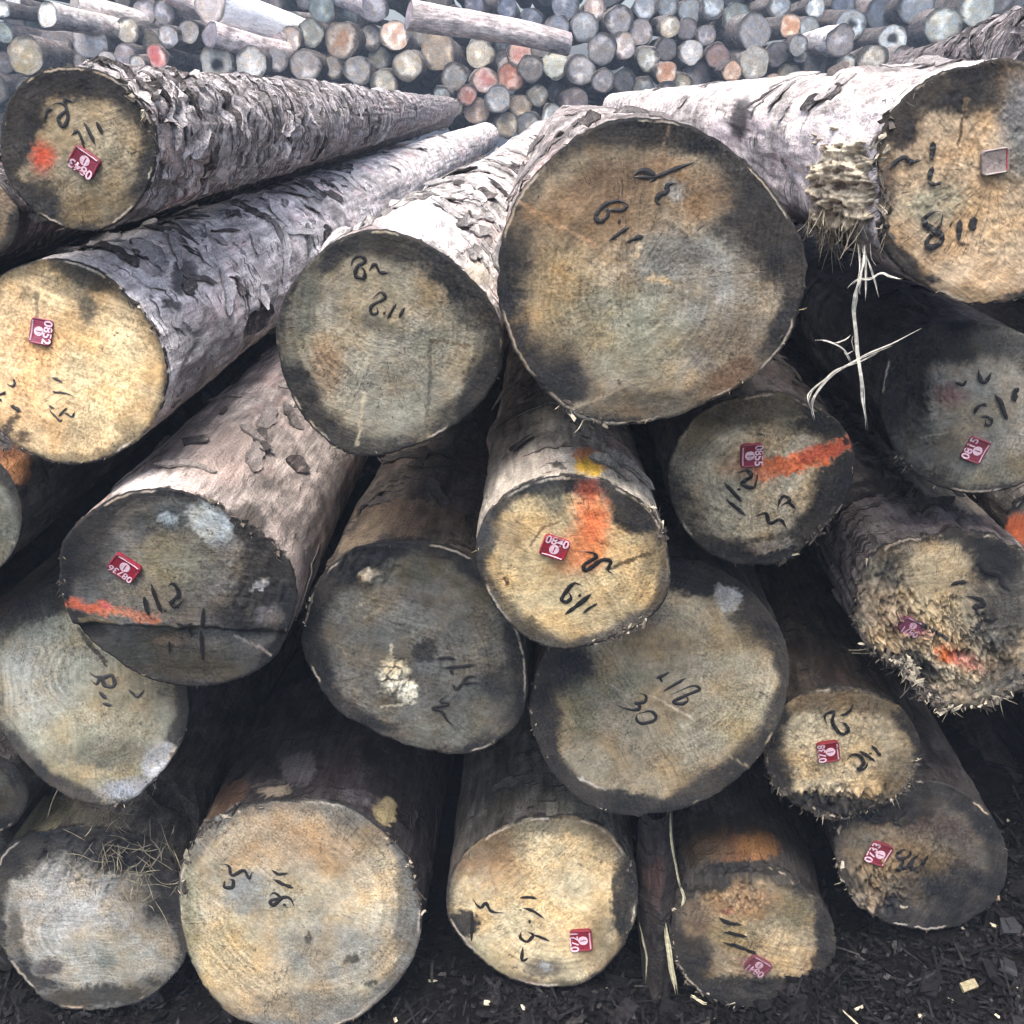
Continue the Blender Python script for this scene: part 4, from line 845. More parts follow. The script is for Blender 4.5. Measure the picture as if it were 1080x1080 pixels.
def torn_knot():
    """a limb torn out: pale layered wood with dark clefts, a lump in relief on the stem"""
    lg = LOGS['E']; rg = np.random.default_rng(3)
    v = np.linspace(.004, .75, 120); th = np.linspace(np.pi * .55, np.pi * 1.45, 160)
    VV, TH = np.meshgrid(v, th, indexing='ij'); VV, TH = VV.ravel(), TH.ravel()
    q = to_px(lg.body(TH, VV))
    d = ((q[:, 0] - 886) / 46) ** 2 + ((q[:, 1] - 198) / 66) ** 2
    ix = np.flatnonzero(d < 1)
    n = 190
    VV, TH = np.meshgrid(np.linspace(max(.003, VV[ix].min()), VV[ix].max(), n), np.linspace(TH[ix].min(), TH[ix].max(), n), indexing='ij')
    q = to_px(lg.body(TH.ravel(), VV.ravel())); x, y = q[:, 0], q[:, 1]
    wx = 14 * (fbm(x * .05, y * .05, 1, 171, 3) - .5); wy = 10 * (fbm(x * .06, y * .06, 5, 172, 3) - .5)
    d = np.sqrt(((x - 887 + wx) / 38) ** 2 + ((y - 196 + wy) / 55) ** 2) + .95 * (fbm(x * .10, y * .14, 2, 173, 4) - .5)
    inside = 1 - sstep(.80, 1.0, d)
    lay = fbm(x * .045, (y + wy) * .26, 3, 174, 4)          # layers lying across
    lay = .6 * lay + .25 * fbm(x * .10, (y + 2 * wx) * .16, 8, 177, 3) + .15 * np.floor(lay * 9) / 9
    rip = fbm(x * .30, y * .12, 4, 175, 3)
    ht = np.where(inside > .02, inside * (.003 + .013 * np.clip(lay - .30, 0, 1) + .006 * (rip - .5)), 0) - .004 * (1 - inside)
    P = lg.body(TH.ravel(), VV.ravel(), ht)
    t = sstep(.32, .50, lay + .25 * (rip - .5))[:, None]
    col = np.array([.09, .065, .045]) * (1 - t) + np.array([.52, .45, .32]) * t
    col = col * (.7 + .6 * fbm(x * .2, y * .4, 6, 176, 3))[:, None]
    col = col * inside[:, None] + np.array([.10, .085, .075]) * (1 - inside[:, None])
    ii = np.arange(n * n).reshape(n, n); keep = (inside > .02).reshape(n, n)
    kq = keep[:-1, :-1] | keep[1:, :-1] | keep[:-1, 1:] | keep[1:, 1:]
    Q = np.stack([ii[:-1, :-1], ii[:-1, 1:], ii[1:, 1:], ii[1:, :-1]], -1)[kq]
    obj('torn_knot', mesh('torn_knot', P - lg.base, Q, None, [M_FIBRE], np.stack([TH.ravel() * lg.rm, VV.ravel()], -1), {'tone': np.clip(col, .01, .8)}), lg.root)
    # frayed fibres hanging from its lower edge
    mb = MB(); low = np.flatnonzero((inside > .3) & (y > 215))
    for _ in range(110):
        p = P[low[rg.integers(len(low))]]; ln = rg.uniform(.008, .035)
        dr = np.array([rg.normal() * .35, -.25, -1.0 + rg.normal() * .35]); bd = rg.normal(size=3) * .35
        pts = [p + dr * ln * t + bd * ln * t * t for t in (0, .3, .65, 1)]
        mb.add(*strip(pts, rg.uniform(.0006, .0016), lg.n, .0005), c=np.array([.50, .44, .33]) * rg.uniform(.25, 1.0))
    tag(obj('frayed_fibres', mb.get('frayed_fibres', [M_FIBRE], lg.base), lg.root), kind='stuff')
torn_knot()

def shreds(key, a0, a1, n, pale, size=1.0, seed=0):
    """ragged torn wood along a stretch of the rim (degrees, clockwise from the right in the photo)"""
    lg = LOGS[key]; rg = np.random.default_rng(300 + seed); mb = MB()
    for _ in range(n):
        deg = rg.uniform(a0, a1)
        if float(vnoise(deg * .11, seed, 0, 91)) < .42 and rg.random() < .85: continue
        t0 = math.radians(deg); p0 = lg.rim(np.array([t0]))[0]; o = p0 - lg.P0; o /= np.linalg.norm(o)
        tang = np.cross(lg.n, o)
        p = p0 - o * rg.uniform(-.003, .012) * size + lg.n * rg.uniform(-.003, .002)
        c = (np.array([.50, .44, .33]) * rg.uniform(.3, 1.0) if rg.random() < pale * .7 else np.array([.09, .075, .062]) * rg.uniform(.3, 1.1))
        if rg.random() < .5:
            ax = o * rg.normal() * .5 + tang * rg.choice([-1, 1]) + lg.n * rg.normal() * .5 + np.array([0, 0, -.2]); ax /= np.linalg.norm(ax); sd = np.cross(ax, lg.n); sd /= np.linalg.norm(sd); up = np.cross(ax, sd)
            b = np.array([[-1,-1,-1],[1,-1,-1],[1,1,-1],[-1,1,-1],[-1,-1,1],[1,-1,1],[1,1,1],[-1,1,1]], float) * (1 + rg.normal(size=(8, 3)) * .35)
            b *= np.array([rg.uniform(.003, .009), rg.uniform(.0008, .0028), rg.uniform(.0006, .002)]) * size
            mb.add(p + np.outer(b[:, 0], ax) + np.outer(b[:, 1], sd) + np.outer(b[:, 2], up), [[0,3,2,1],[4,5,6,7],[0,1,5,4],[1,2,6,5],[2,3,7,6],[3,0,4,7]], None, c)
        else:
            dr = o * .7 + tang * rg.normal() * .6 + lg.n * rg.normal() * .4 + np.array([0, 0, -.5]); ln = rg.uniform(.003, .011) * (2.2 if rg.random() < .12 else 1) * size; bd = rg.normal(size=3) * .4
            mb.add(*strip([p + dr * ln * t + bd * ln * t * t for t in (0, .3, .65, 1)], rg.uniform(.0006, .0018) * size, lg.n, .0006), c=c)
    tag(obj('torn_edge', mb.get('torn_edge', [M_FIBRE], lg.base), lg.root), kind='stuff')
shreds('H', 20, 165, 900, .7, 1.2, 1); shreds('H', 165, 215, 60, .35, .9, 2); shreds('D', 25, 50, 70, .35, .9, 3); shreds('D', 105, 125, 50, .4, .8, 4)
shreds('I', 35, 75, 90, .5, .8, 5); shreds('I', 315, 345, 60, .45, .8, 6); shreds('P', 190, 250, 150, .35, 1.2, 7); shreds('P', 315, 360, 70, .4, .8, 8)
shreds('E', 150, 215, 120, .4, 1.0, 9); shreds('M', 0, 180, 420, .22, .8, 10); shreds('J', 290, 345, 110, .12, 1.0, 11); shreds('J', 175, 200, 30, .6, .7, 12)
shreds('R', 70, 200, 110, .25, .9, 13); shreds('S', 110, 190, 90, .45, .9, 14); shreds('L', 95, 190, 80, .4, .7, 15); shreds('C', 95, 120, 26, .6, .8, 16); shreds('G', 20, 80, 60, .15, .9, 17); shreds('Q', 330, 395, 40, .3, .7, 18); shreds('A', 300, 350, 50, .1, .9, 19); shreds('B', 290, 340, 36, .4, .7, 20); shreds('K', 190, 240, 40, .4, .7, 21); shreds('N', 20, 80, 40, .2, .8, 22); shreds('F', 40, 150, 50, .25, .8, 23)
# the slab of bark hanging off the left flank of the blackened log
def slab():
    lg = LOGS['R']; zx, zy, zs = ZF['R3']
    left = smooth_line(np.array([(66,60), (52,300), (54,560), (66,700), (76,800), (70,905)], float) / zs + [zx, zy], 8)
    right = smooth_line(np.array([(222,60), (236,240), (256,420), (222,600), (232,760), (226,905)], float) / zs + [zx, zy], 8)
    n = len(left); m = 26; V = []
    for side in (0, 1):
        for j in range(m):
            f = j / (m - 1)
            p = left * (1 - f) + right * f
            W = on_plane(p, lg.P0 + lg.n * -.035, lg.n)
            bulge = .045 * math.sin(f * math.pi) ** .7 - .012 * side + .030 * (fbm(p[:, 0] * .16, p[:, 1] * .05, 1, 72, 4) - .5)
            V.append(W + lg.n * np.asarray(bulge)[:, None])
    V = np.concatenate(V); ii = np.arange(2 * m * n).reshape(2, m, n); Q = []
    for sd in (0, 1):
        a = ii[sd]; Q.append(np.stack([a[:-1, :-1], a[:-1, 1:], a[1:, 1:], a[1:, :-1]], -1).reshape(-1, 4))
    for a, b in ((ii[0, 0], ii[1, 0]), (ii[0, -1], ii[1, -1]), (ii[0, :, 0], ii[1, :, 0]), (ii[0, :, -1], ii[1, :, -1])):
        Q.append(np.stack([a[:-1], a[1:], b[1:], b[:-1]], -1))
    px = to_px(V)
    col, cov = paint(px, np.tile([.045, .04, .039], (len(V), 1)), [('e', 690, 930, 14, 40, 8, '#6d5450', .7, .9), ('e', 683, 960, 8, 30, 0, '#5a5854', .6, .8)])
    obj('peeled_bark', mesh('peeled_bark', V - lg.base, np.concatenate(Q), None, [M_BARK], V[:, [0, 2]], {'tone': np.concatenate([col, cov[:, None]], 1)}), lg.root, (.05, .045, .044, .6))
slab()
HAZE = .0058
# ------------------------------------------------------------------ the far pile
# x, y, radius (px), tone, distance, own label ('' = told by its neighbours), short name when it serves as a landmark
FAR = [
(2,10,8,'#9aa9b4',10.2,'pale bluish log end at the very top left corner',''),(14,2,9,'#a9b4bb',10.4,'',''),(4,35,10,'#6f8a8c',10.1,'',''),(27,59,19,'#a49a80',9.9,'big oval log end with a yellowish middle near the top left corner','big yellowish oval end'),
(5,66,11,'#5c5b62',10.2,'',''),(37,24,12,'#4f6a72',10.6,'dark teal log end beside the pale lying log at top left','dark teal end'),(59,50,17,'#8b868c',10.0,'',''),(95,42,18,'#a9a9b4',9.9,'large pale lilac log end in the far pile, above the flaky topmost log','large pale lilac end'),
(112,65,10,'#b5b3b6',9.8,'',''),(88,67,11,'#8d8a90',10.1,'',''),(131,57,11.5,'#77707c',10.0,'',''),(134,32,12,'#a09a8a',10.2,'',''),(155,45,13.5,'#99917f',10.1,'',''),(165,60,12,'#c77a7a',10.0,'log end sprayed coral red, just above the flaky topmost log','coral red end'),
(152,13,11.5,'#837f8c',10.4,'',''),(173,13,12,'#7f8090',10.3,'',''),(177,38,10.5,'#8f93a0',10.1,'',''),(145,67,8,'#c4c0c0',9.9,'',''),(199,33,11.5,'#a7a4a4',10.2,'',''),
(267,43,10.5,'#857b84',10.1,'',''),(229,67,18,'#c9c6bc',9.8,'large whitish log end with a hollow grey middle','large whitish hollow end'),(265,68,16,'#c3c3c2',9.9,'large chalky log end with a lilac shadowed left half','chalky end'),(291,64,12,'#84848f',10.0,'',''),
(307,42,12,'#b0a09a',10.1,'',''),(307,23,10,'#5f7880',10.5,'',''),(329,35,13.5,'#8f968c',10.2,'',''),(322,69,16.5,'#a39a98',9.9,'',''),(350,72,11,'#8b8988',10.0,'',''),(340,10,14,'#56717c',10.9,'',''),
(361,42,18,'#9c8d7e',9.9,'large log end with an apricot heart and speckled grey rim','large apricot hearted end'),(390,39,11.5,'#84807e',10.1,'',''),(416,38,15,'#c9b09c',9.9,'log end with pink top and cream lower half, left of the long lying log','pink and cream end'),(364,15,14,'#4d6772',10.9,'',''),
(377,74,14,'#8c8d92',9.9,'',''),(400,61,12,'#6a706f',10.1,'',''),(431,68,15,'#a39c8c',9.8,'',''),(406,88,13.5,'#949080',9.8,'',''),(380,97,12,'#a8957f',9.9,'',''),(462,53,18.5,'#a39178',9.8,'large tan log end directly under the long lying log','large tan end'),
(505,57,15,'#aaa38e',9.9,'',''),(479,81,13.5,'#83878c',9.9,'',''),(466,101,9,'#9fb0b0',9.7,'small mint grey log end above the tips of the left front logs','small mint end'),(493,100,9.5,'#cc8a78',9.7,'small salmon pink log end among grey ones','small salmon end'),(480,113,9.5,'#a29c82',9.6,'',''),
(511,85,13,'#d0a89c',9.8,'cream log end with a pink upper half','cream and pink end'),(549,56,12.5,'#d9aba0',9.9,'pale rose log end at the tail of the long lying log','pale rose end'),(572,48,12,'#77747a',10.0,'',''),(560,72,12.5,'#7f7a7e',9.9,'',''),(586,68,13.5,'#c6d0bf',9.8,'bright mint white log end near the top centre','mint white end'),
(588,30,12.5,'#6f7c94',10.4,'',''),(612,73,14,'#83858f',9.9,'',''),(616,27,14,'#7d8794',10.3,'',''),(634,51,15,'#868890',10.0,'',''),(636,85,11.5,'#85838c',9.8,'',''),(539,82,14.5,'#a7705f',9.9,'rusty red log end behind grey ones','rusty red end'),
(525,105,13.5,'#8f9296',9.7,'',''),(549,112,11.5,'#9c8a70',9.7,'',''),(567,101,10.5,'#878579',9.8,'',''),(587,98,12,'#5d6068',10.0,'',''),(583,124,13.5,'#8d979a',9.5,'round grey green log end lowest in the far pile, above the biggest log','lowest grey green end'),
(504,117,14,'#ab8a74',9.9,'',''),(534,131,13,'#8a8068',9.6,'',''),(558,132,13,'#808387',9.7,'',''),(607,107,15,'#6d6064',9.9,'',''),(463,125,11,'#7f8587',9.7,'',''),
(595,7,14,'#6b7a94',10.8,'',''),(535,9,10,'#55678a',11.2,'',''),(500,4,11,'#6c7694',11.0,'',''),(560,20,11,'#5f7390',11.0,'',''),(653,22,13.5,'#86868f',10.2,'',''),(627,9,11.5,'#a08d88',10.5,'',''),(658,48,12.5,'#a4999a',10.1,'',''),(676,34,13,'#858088',10.3,'',''),(683,62,11.5,'#8c918c',10.0,'',''),
(706,28,10.5,'#a89f8a',10.1,'',''),(703,52,11,'#777680',10.2,'',''),(724,30,10.5,'#84808c',10.2,'',''),(745,37,10.5,'#7b7884',10.2,'',''),(729,55,12,'#b4b8c0',9.9,'silvery log end crossed by dark slanting stripes','striped silvery end'),(703,76,11.5,'#c99a78',9.8,'apricot orange log end above the bright front log at centre right','apricot end'),
(719,89,10,'#9b967a',9.7,'',''),(735,81,13.5,'#5b5864',10.0,'',''),(658,86,11.5,'#5f626c',9.9,'',''),(679,93,11,'#5b646c',9.9,'',''),(702,101,13,'#6e6c78',9.8,'',''),(757,59,12,'#8a6a68',10.0,'dull maroon brown log end beside the striped silvery one','maroon brown end'),(772,75,9.5,'#dba06c',9.6,'small bright orange log end at upper right','small bright orange end'),
(728,12,12,'#71889a',10.7,'',''),(705,6,11,'#62788a',10.9,'',''),(752,6,12,'#7b8fa0',10.7,'',''),(680,8,12,'#7d8ca0',10.7,'',''),(777,19,14,'#6f8486',10.5,'',''),(796,66,15.5,'#9c9b92',9.7,'oval grey log end with a pale bark edge, right of the small bright orange one','oval pale edged end'),
(796,34,17,'#858a96',10.1,'',''),(834,27,11,'#c49a78',10.0,'peach coloured log end near the top right','peach end'),(820,57,12.5,'#63626e',10.1,'',''),(842,48,10,'#8d98a4',9.9,'',''),(844,59,7,'#a0abb8',9.8,'',''),(834,80,13,'#8f8a78',9.8,'',''),(815,91,13,'#b08a78',9.7,'',''),
(898,26,15,'#8498aa',10.4,'pale blue grey hollow log end with a dark hole','pale blue hollow end'),(863,73,18,'#6c717c',9.9,'big dull slate log end above the pink barked log','big slate end'),(893,69,12,'#8a949c',9.8,'',''),(920,62,14.5,'#8b887e',9.8,'',''),(860,8,10,'#96aaba',10.9,'',''),(822,6,11,'#73869a',10.9,'',''),(853,30,11,'#70808c',10.5,'',''),
(942,41,14.5,'#8ea2b0',10.2,'square looking pale hollow log end with a dark heart','square hollow end'),(953,62,13,'#6a6668',9.8,'',''),(967,5,17,'#7f93a8',10.9,'',''),(994,26,17.5,'#93a4a4',10.3,'large pale green grey log end with white flecks near the top right corner','large white flecked end'),(1030,9,18,'#8d9fa0',10.6,'',''),(930,14,15,'#4f6580',11.3,'',''),(890,4,12,'#4b607c',11.4,'','')]
# logs lying aslant across the far pile: x, y, radius (px), distance of the near end; pixel, distance of the other end; tones, label
LYING = [
(431,16,13.5,9.35,600,47,9.75,'#8a7a90',(.50,.46,.46,.25),'long pale log lying aslant on the far pile, purple grey end to the left','long lying log'),
(50,16,11.5,9.6,152,38,10.6,'#b9c0c6',(.56,.53,.51,.2),'pale log lying aslant at top left with a whitish round end','pale lying log at top left'),
(78,3,10,10.2,195,33,10.9,'#8d8a8a',(.62,.58,.56,.2),'slim pale log lying behind the whitish ended one at top left',''),
(222,36,12,9.7,322,58,10.7,'#7d7890',(.60,.53,.52,.2),'pinkish pale log lying aslant with a dark lilac end','pinkish lying log'),
(222,2,19,9.9,318,36,10.9,'#b0a6ac',(.97,.97,.98,.0),'snow white lying log at the top left of the far pile','snow white lying log'),
(175,-8,10,10.1,300,44,10.5,'#9a9494',(.66,.60,.60,.2),'slender pink white log lying under the snow white one',''),
(395,8,13,10.0,350,-6,11.2,'#9a98a8',(.42,.40,.44,.4),'stubby lilac grey log at the top, left of the long lying log',''),
(887,43,13.5,9.6,838,52,10.8,'#918d96',(.50,.49,.52,.3),'log pointing right with a lilac grey end and pale upper side, near top right','lilac grey pointing log'),
(834,27,10.5,9.7,790,48,10.6,'#c49a78',(.40,.36,.36,.3),None,None)]
LYING = [l for l in LYING if l[9]]
GRP = 'log ends of the far pile'

def far_log(name, p0, r0, d, L, r1, tone, bark, seed, heart=None, hollow=False, far_k=.95):
    rg = np.random.default_rng(seed)
    n, nr = 30, 6
    d = np.asarray(d, float); d /= np.linalg.norm(d)
    n0 = -d
    a = np.cross([0, 0, 1.0], d); a /= np.linalg.norm(a); b = np.cross(d, a)
    th = np.linspace(0, 2 * np.pi, n, endpoint=False)
    prof = 1 + .24 * (fbm(np.cos(th) * 1.1, np.sin(th) * 1.1, seed, 81, 3) - .5) * 2
    rad = np.outer(np.cos(th), a) + np.outer(np.sin(th), b)
    tilt = rg.normal(size=2) * .10
    cz = (np.cos(th) * tilt[0] + np.sin(th) * tilt[1])
    base = p0 - np.array([0, 0, r0])
    root = empty(name, base)
    V = [p0[None]]; uv = [[[0, 0]]]
    for i in range(1, nr + 1):
        q = i / nr
        W = p0 + rad * (r0 * q * prof)[:, None] + np.outer(cz, n0) * r0 * q
        V.append(W); uv.append(np.stack([np.cos(th), np.sin(th)], -1) * r0 * q)
    V = np.concatenate(V); uv = np.concatenate(uv); idx = 1 + np.arange(nr * n).reshape(nr, n)
    Q = np.stack([idx[:-1], np.roll(idx[:-1], -1, 1), np.roll(idx[1:], -1, 1), idx[1:]], -1).reshape(-1, 4)
    T = np.stack([np.zeros(n, int), np.roll(idx[0], -1), idx[0]], -1)
    t = lin(tone); t = (t * .46 + .54 * (t @ [.3, .6, .1])) * far_k
    loc = (V - p0) / r0
    f = fbm(loc[:, 0] * 1.6 + seed, loc[:, 2] * 1.6, seed * .37, 82, 3)
    rr = np.linalg.norm(loc, axis=1)
    col = t * (.55 + .9 * f)[:, None] * (1 - .5 * sstep(.80, 1.0, rr + .7 * (f - .5)))[:, None]
    if heart is not None:
        m = (1 - sstep(.15, .85, rr + 2.2 * (f - .5)))[:, None] * .62; col = col * (1 - m) + lin(heart) * .55 * m
    lt = sstep(.56, .66, f)[:, None] * .55
    col = col * (1 - lt) + np.minimum(col * 1.8 + .05, .8) * lt
    if hollow:
        m = (1 - sstep(.25, .42, rr + .5 * (f - .5)))[:, None]; col = col * (1 - m) + np.array([.02, .022, .028]) * m
    obj('cut_face', mesh('cut_face', V - base, Q, T, [M_CUT], uv, {'tone': np.concatenate([np.clip(col, .01, .85), .75 * sstep(.74, 1.02, rr + .9 * (f - .5))[:, None]], 1)}), root)
    vs = np.array([0, .03, .08, .15, .25, .4, .6, .8, 1.1, 1.4, 1.8, 2.2, 2.7, 3.2, 4.0]) / 4.0 * L
    P, U = [], []
    for k, v in enumerate(vs):
        fr = v / L; r = r0 * (1 - fr) + r1 * fr
        rn = 1 + (.14 * (fbm(np.cos(th) * 2, np.sin(th) * 2, v * 3 + seed, 83, 3) - .5) * 2 if k else 0)
        bow = .03 * math.sin(3.1 * v / L) * (a * math.sin(seed) + b * math.cos(seed)) * L / 2
        W = p0 + d * v + bow + rad * (r * (prof * (1 - .6 * fr) + .6 * fr) * rn)[:, None] + np.outer(cz, n0) * r0 * max(0, 1 - v / .4)
        P.append(W); U.append(np.stack([th * r0, np.full(n, v)], -1))
    P = np.concatenate(P); U = np.concatenate(U); ii = np.arange(len(vs) * n).reshape(len(vs), n)
    Qb = np.stack([ii[:-1], np.roll(ii[:-1], -1, 1), np.roll(ii[1:], -1, 1), ii[1:]], -1).reshape(-1, 4)
    Tb = [(ii[-1, 0], ii[-1, j], ii[-1, j + 1]) for j in range(1, n - 1)]
    c4 = np.zeros((len(P), 4)); c4[:, :3] = bark[:3]; c4[:, 3] = .62 if bark[0] > .7 else .0
    obj('bark', mesh('bark', P - base, Qb, Tb, [M_BARK], U, {'tone': c4}), root, bark)
    return root

def tone_word(h):
    r, g, b = lin(h); v = .3 * r + .6 * g + .1 * b
    lv = 'dark' if v < .14 else 'dull' if v < .25 else 'light' if v < .38 else 'pale'
    hue = 'bluish grey' if b > r * 1.12 else 'teal grey' if g > r * 1.08 else 'tan' if r > b * 1.45 else 'beige grey' if r > b * 1.12 else 'lilac grey' if b > g * 1.06 else 'grey'
    return lv + ' ' + hue

PLACED = []       # (x, y, r, short name) of all far ends, for the words in the labels
for i, (x, y, r, tone, Y, lab, short) in enumerate(FAR):
    rg = np.random.default_rng(900 + i)
    Y = Y + rg.uniform(-.2, .35)
    p0 = at(np.array([x, y], float), Y); r0 = r * .95 / F * Y
    d = np.array([rg.normal() * .05, 1, rg.normal() * .02])
    heart = {'large apricot hearted end': '#cf9c76', 'big yellowish oval end': '#b8a878', 'coral red end': '#d2565c', 'small salmon end': '#d27d66', 'cream and pink end': '#d4686c', 'rusty red end': '#b0604c', 'pale rose end': '#dd8a7e', 'apricot end': '#d08a5c', 'pink and cream end': '#d39c86', 'peach end': '#d2905c'}.get(short)
    bk = rg.uniform(.10, .24); 
    o = far_log('far_log', p0, r0, d, rg.uniform(3.6, 4.2), r0 * .9, tone, (bk * .8, bk * .75, bk * .74, .45), 900 + i, heart, 'hollow' in (short or ''))
    PLACED.append([x, y, r, short, lab, tone, o])
for i, (x, y, r, Y, x1, y1, Y1, tone, bark, lab, short) in enumerate(LYING):
    p0 = at(np.array([x, y], float), Y); p1 = at(np.array([x1, y1], float), Y1); r0 = r / F * Y
    L = float(np.linalg.norm(p1 - p0))
    o = far_log('lying_log', p0, r0, p1 - p0, L, r0 * .8, tone, bark, 1200 + i)
    PLACED.append([x, y, r, short, lab, tone, o])
# filler stems further back, toned dark so the gaps read as shaded
rg = np.random.default_rng(44); deep = []
for _ in range(2600):
    x, y = rg.uniform(-30, 1110), rg.uniform(-70, 135); r = rg.uniform(9, 15)
    near = [q for q in PLACED if math.hypot(q[0] - x, q[1] - y) < (q[2] + r) * .80]
    if near or any(math.hypot(a - x, b - y) < (c + r) * .93 for a, b, c in deep): continue
    deep.append((x, y, r))
for i, (x, y, r) in enumerate(deep):
    Y = (11.2 if y > 12 else 11.6) + rg.uniform(0, .7)
    p0 = at(np.array([x, y]), Y); r0 = r / F * Y
    g = rg.uniform(.6, 1.1); tone = ['#4b535f', '#575a61', '#545058', '#434f5b', '#5e5c58'][i % 5]
    o = far_log('far_log', p0, r0, (rg.normal() * .04, 1, 0), 3.6, r0 * .9, tone, (.11 * g, .105 * g, .11 * g, .45), 2000 + i)
    PLACED.append([x, y, r, None, None, tone, o])
# labels: own words, or told by the nearest landmarks
MARKS = [(q[0], q[1], q[3]) for q in PLACED if q[3]]
used = set(q[4] for q in PLACED if q[4])
def side(x, y, mx, my):
    dx, dy = x - mx, y - my
    v = 'above' if dy < 0 else 'below'; h = 'left' if dx < 0 else 'right'
    if abs(dx) > 2.2 * abs(dy): return h + ' of'
    if abs(dy) > 2.2 * abs(dx): return v
    return v + ' and ' + h + ' of'
for q in PLACED:
    o = q[6]
    lab = q[4]
    if not lab:
        near = sorted(MARKS, key=lambda m: math.hypot(m[0] - q[0], m[1] - q[1]))[:6]
        size = 'small' if q[2] < 10.6 else 'large' if q[2] > 15.5 else 'middling'
        dp = 'deep set ' if q[4] is None else ''
        cand = []
        for m in near: cand.append(f"{dp}{tone_word(q[5])} log end {side(q[0], q[1], m[0], m[1])} the {m[2]}")
        for m in near: cand.append(f"{dp}{size} {tone_word(q[5])} log end {side(q[0], q[1], m[0], m[1])} the {m[2]}")
        for a in near[:4]:
            for b in near[:5]:
                if a is not b: cand.append(f"{dp}{tone_word(q[5])} log end {side(q[0], q[1], a[0], a[1])} the {a[2]}, towards the {b[2]}")
        lab = next((c for c in cand if c not in used and len(c.split()) <= 16), cand[0])
        used.add(lab)
    tag(o, lab, 'log', GRP)

# ------------------------------------------------------------------ dark filler stems added to blacken the front pile's gaps, and its outer stems
rg = np.random.default_rng(12)
occ = [(l.P0[0], l.P0[2], l.rm) for l in LOGS.values()]
back = []
for _ in range(30000):
    x, z = rg.uniform(-2.1, 2.1), rg.uniform(.04, 1.66)
    r = rg.choice([.20, .17, .14, .11, .085, .065, .05])
    if z + r > (1.50 if abs(x) > 1.0 else 1.24): continue
    if z - r < -.02: continue
    if any(math.hypot(x - a, z - b) < (r + c) * (.97 if abs(x) > .9 else .93) for a, b, c in occ): continue
    occ.append((x, z, r)); back.append((x, z, r))
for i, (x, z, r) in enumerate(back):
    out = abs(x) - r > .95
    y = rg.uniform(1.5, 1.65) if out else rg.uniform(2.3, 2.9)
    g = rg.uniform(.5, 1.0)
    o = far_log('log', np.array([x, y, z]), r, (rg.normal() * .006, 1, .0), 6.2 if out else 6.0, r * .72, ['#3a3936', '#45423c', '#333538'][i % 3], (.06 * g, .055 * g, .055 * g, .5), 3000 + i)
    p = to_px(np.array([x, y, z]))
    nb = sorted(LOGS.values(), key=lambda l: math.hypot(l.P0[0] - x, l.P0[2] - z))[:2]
    tag(o, 'shaded log beside the front stack, mostly hidden at the ' + ('left' if x < 0 else 'right') + ' picture edge' if out else 'dark filler log added in a gap between the big logs of the front stack', 'log', 'dark logs at the stack edges' if out else 'dark filler logs added in the front stack')

# ------------------------------------------------------------------ ground
def gz(x, y):
    prof = np.interp(x, [-3, -.9, -.43, .02, .42, .70, 1.0, 3], [.0, -.025, .0, .085, .015, .19, .24, .12])
    near = np.exp(-((y - 1.5) / 1.1) ** 2)
    rough = .06 * (fbm(x * 3.3, y * 3.3, 1, 91, 4) - .5) + .045 * (fbm(x * 15, y * 15, 2, 92, 3) - .5)
    return (prof * near + rough * np.exp(-((y - 1.5) / 4.0) ** 2) + .25 * (fbm(x * .12, y * .12, 4, 93, 3) - .5) * sstep(4, 20, np.abs(y) + np.abs(x))) - .004
xs = np.concatenate([-np.geomspace(80, 1.65, 26), np.linspace(-1.6, 1.6, 170), np.geomspace(1.65, 80, 26)])
ys = np.concatenate([-np.geomspace(60, .2, 18), np.linspace(.0, .85, 12), np.linspace(.88, 2.3, 90), np.geomspace(2.35, 120, 40)])
X, Yg = np.meshgrid(xs, ys)
V = np.stack([X.ravel(), Yg.ravel(), gz(X.ravel(), Yg.ravel())], -1)
ii = np.arange(len(V)).reshape(X.shape)
Q = np.stack([ii[:-1, :-1], ii[:-1, 1:], ii[1:, 1:], ii[1:, :-1]], -1).reshape(-1, 4)
tag(obj('ground', mesh('ground', V, Q, None, [M_GROUND], V[:, :2])), kind='structure')

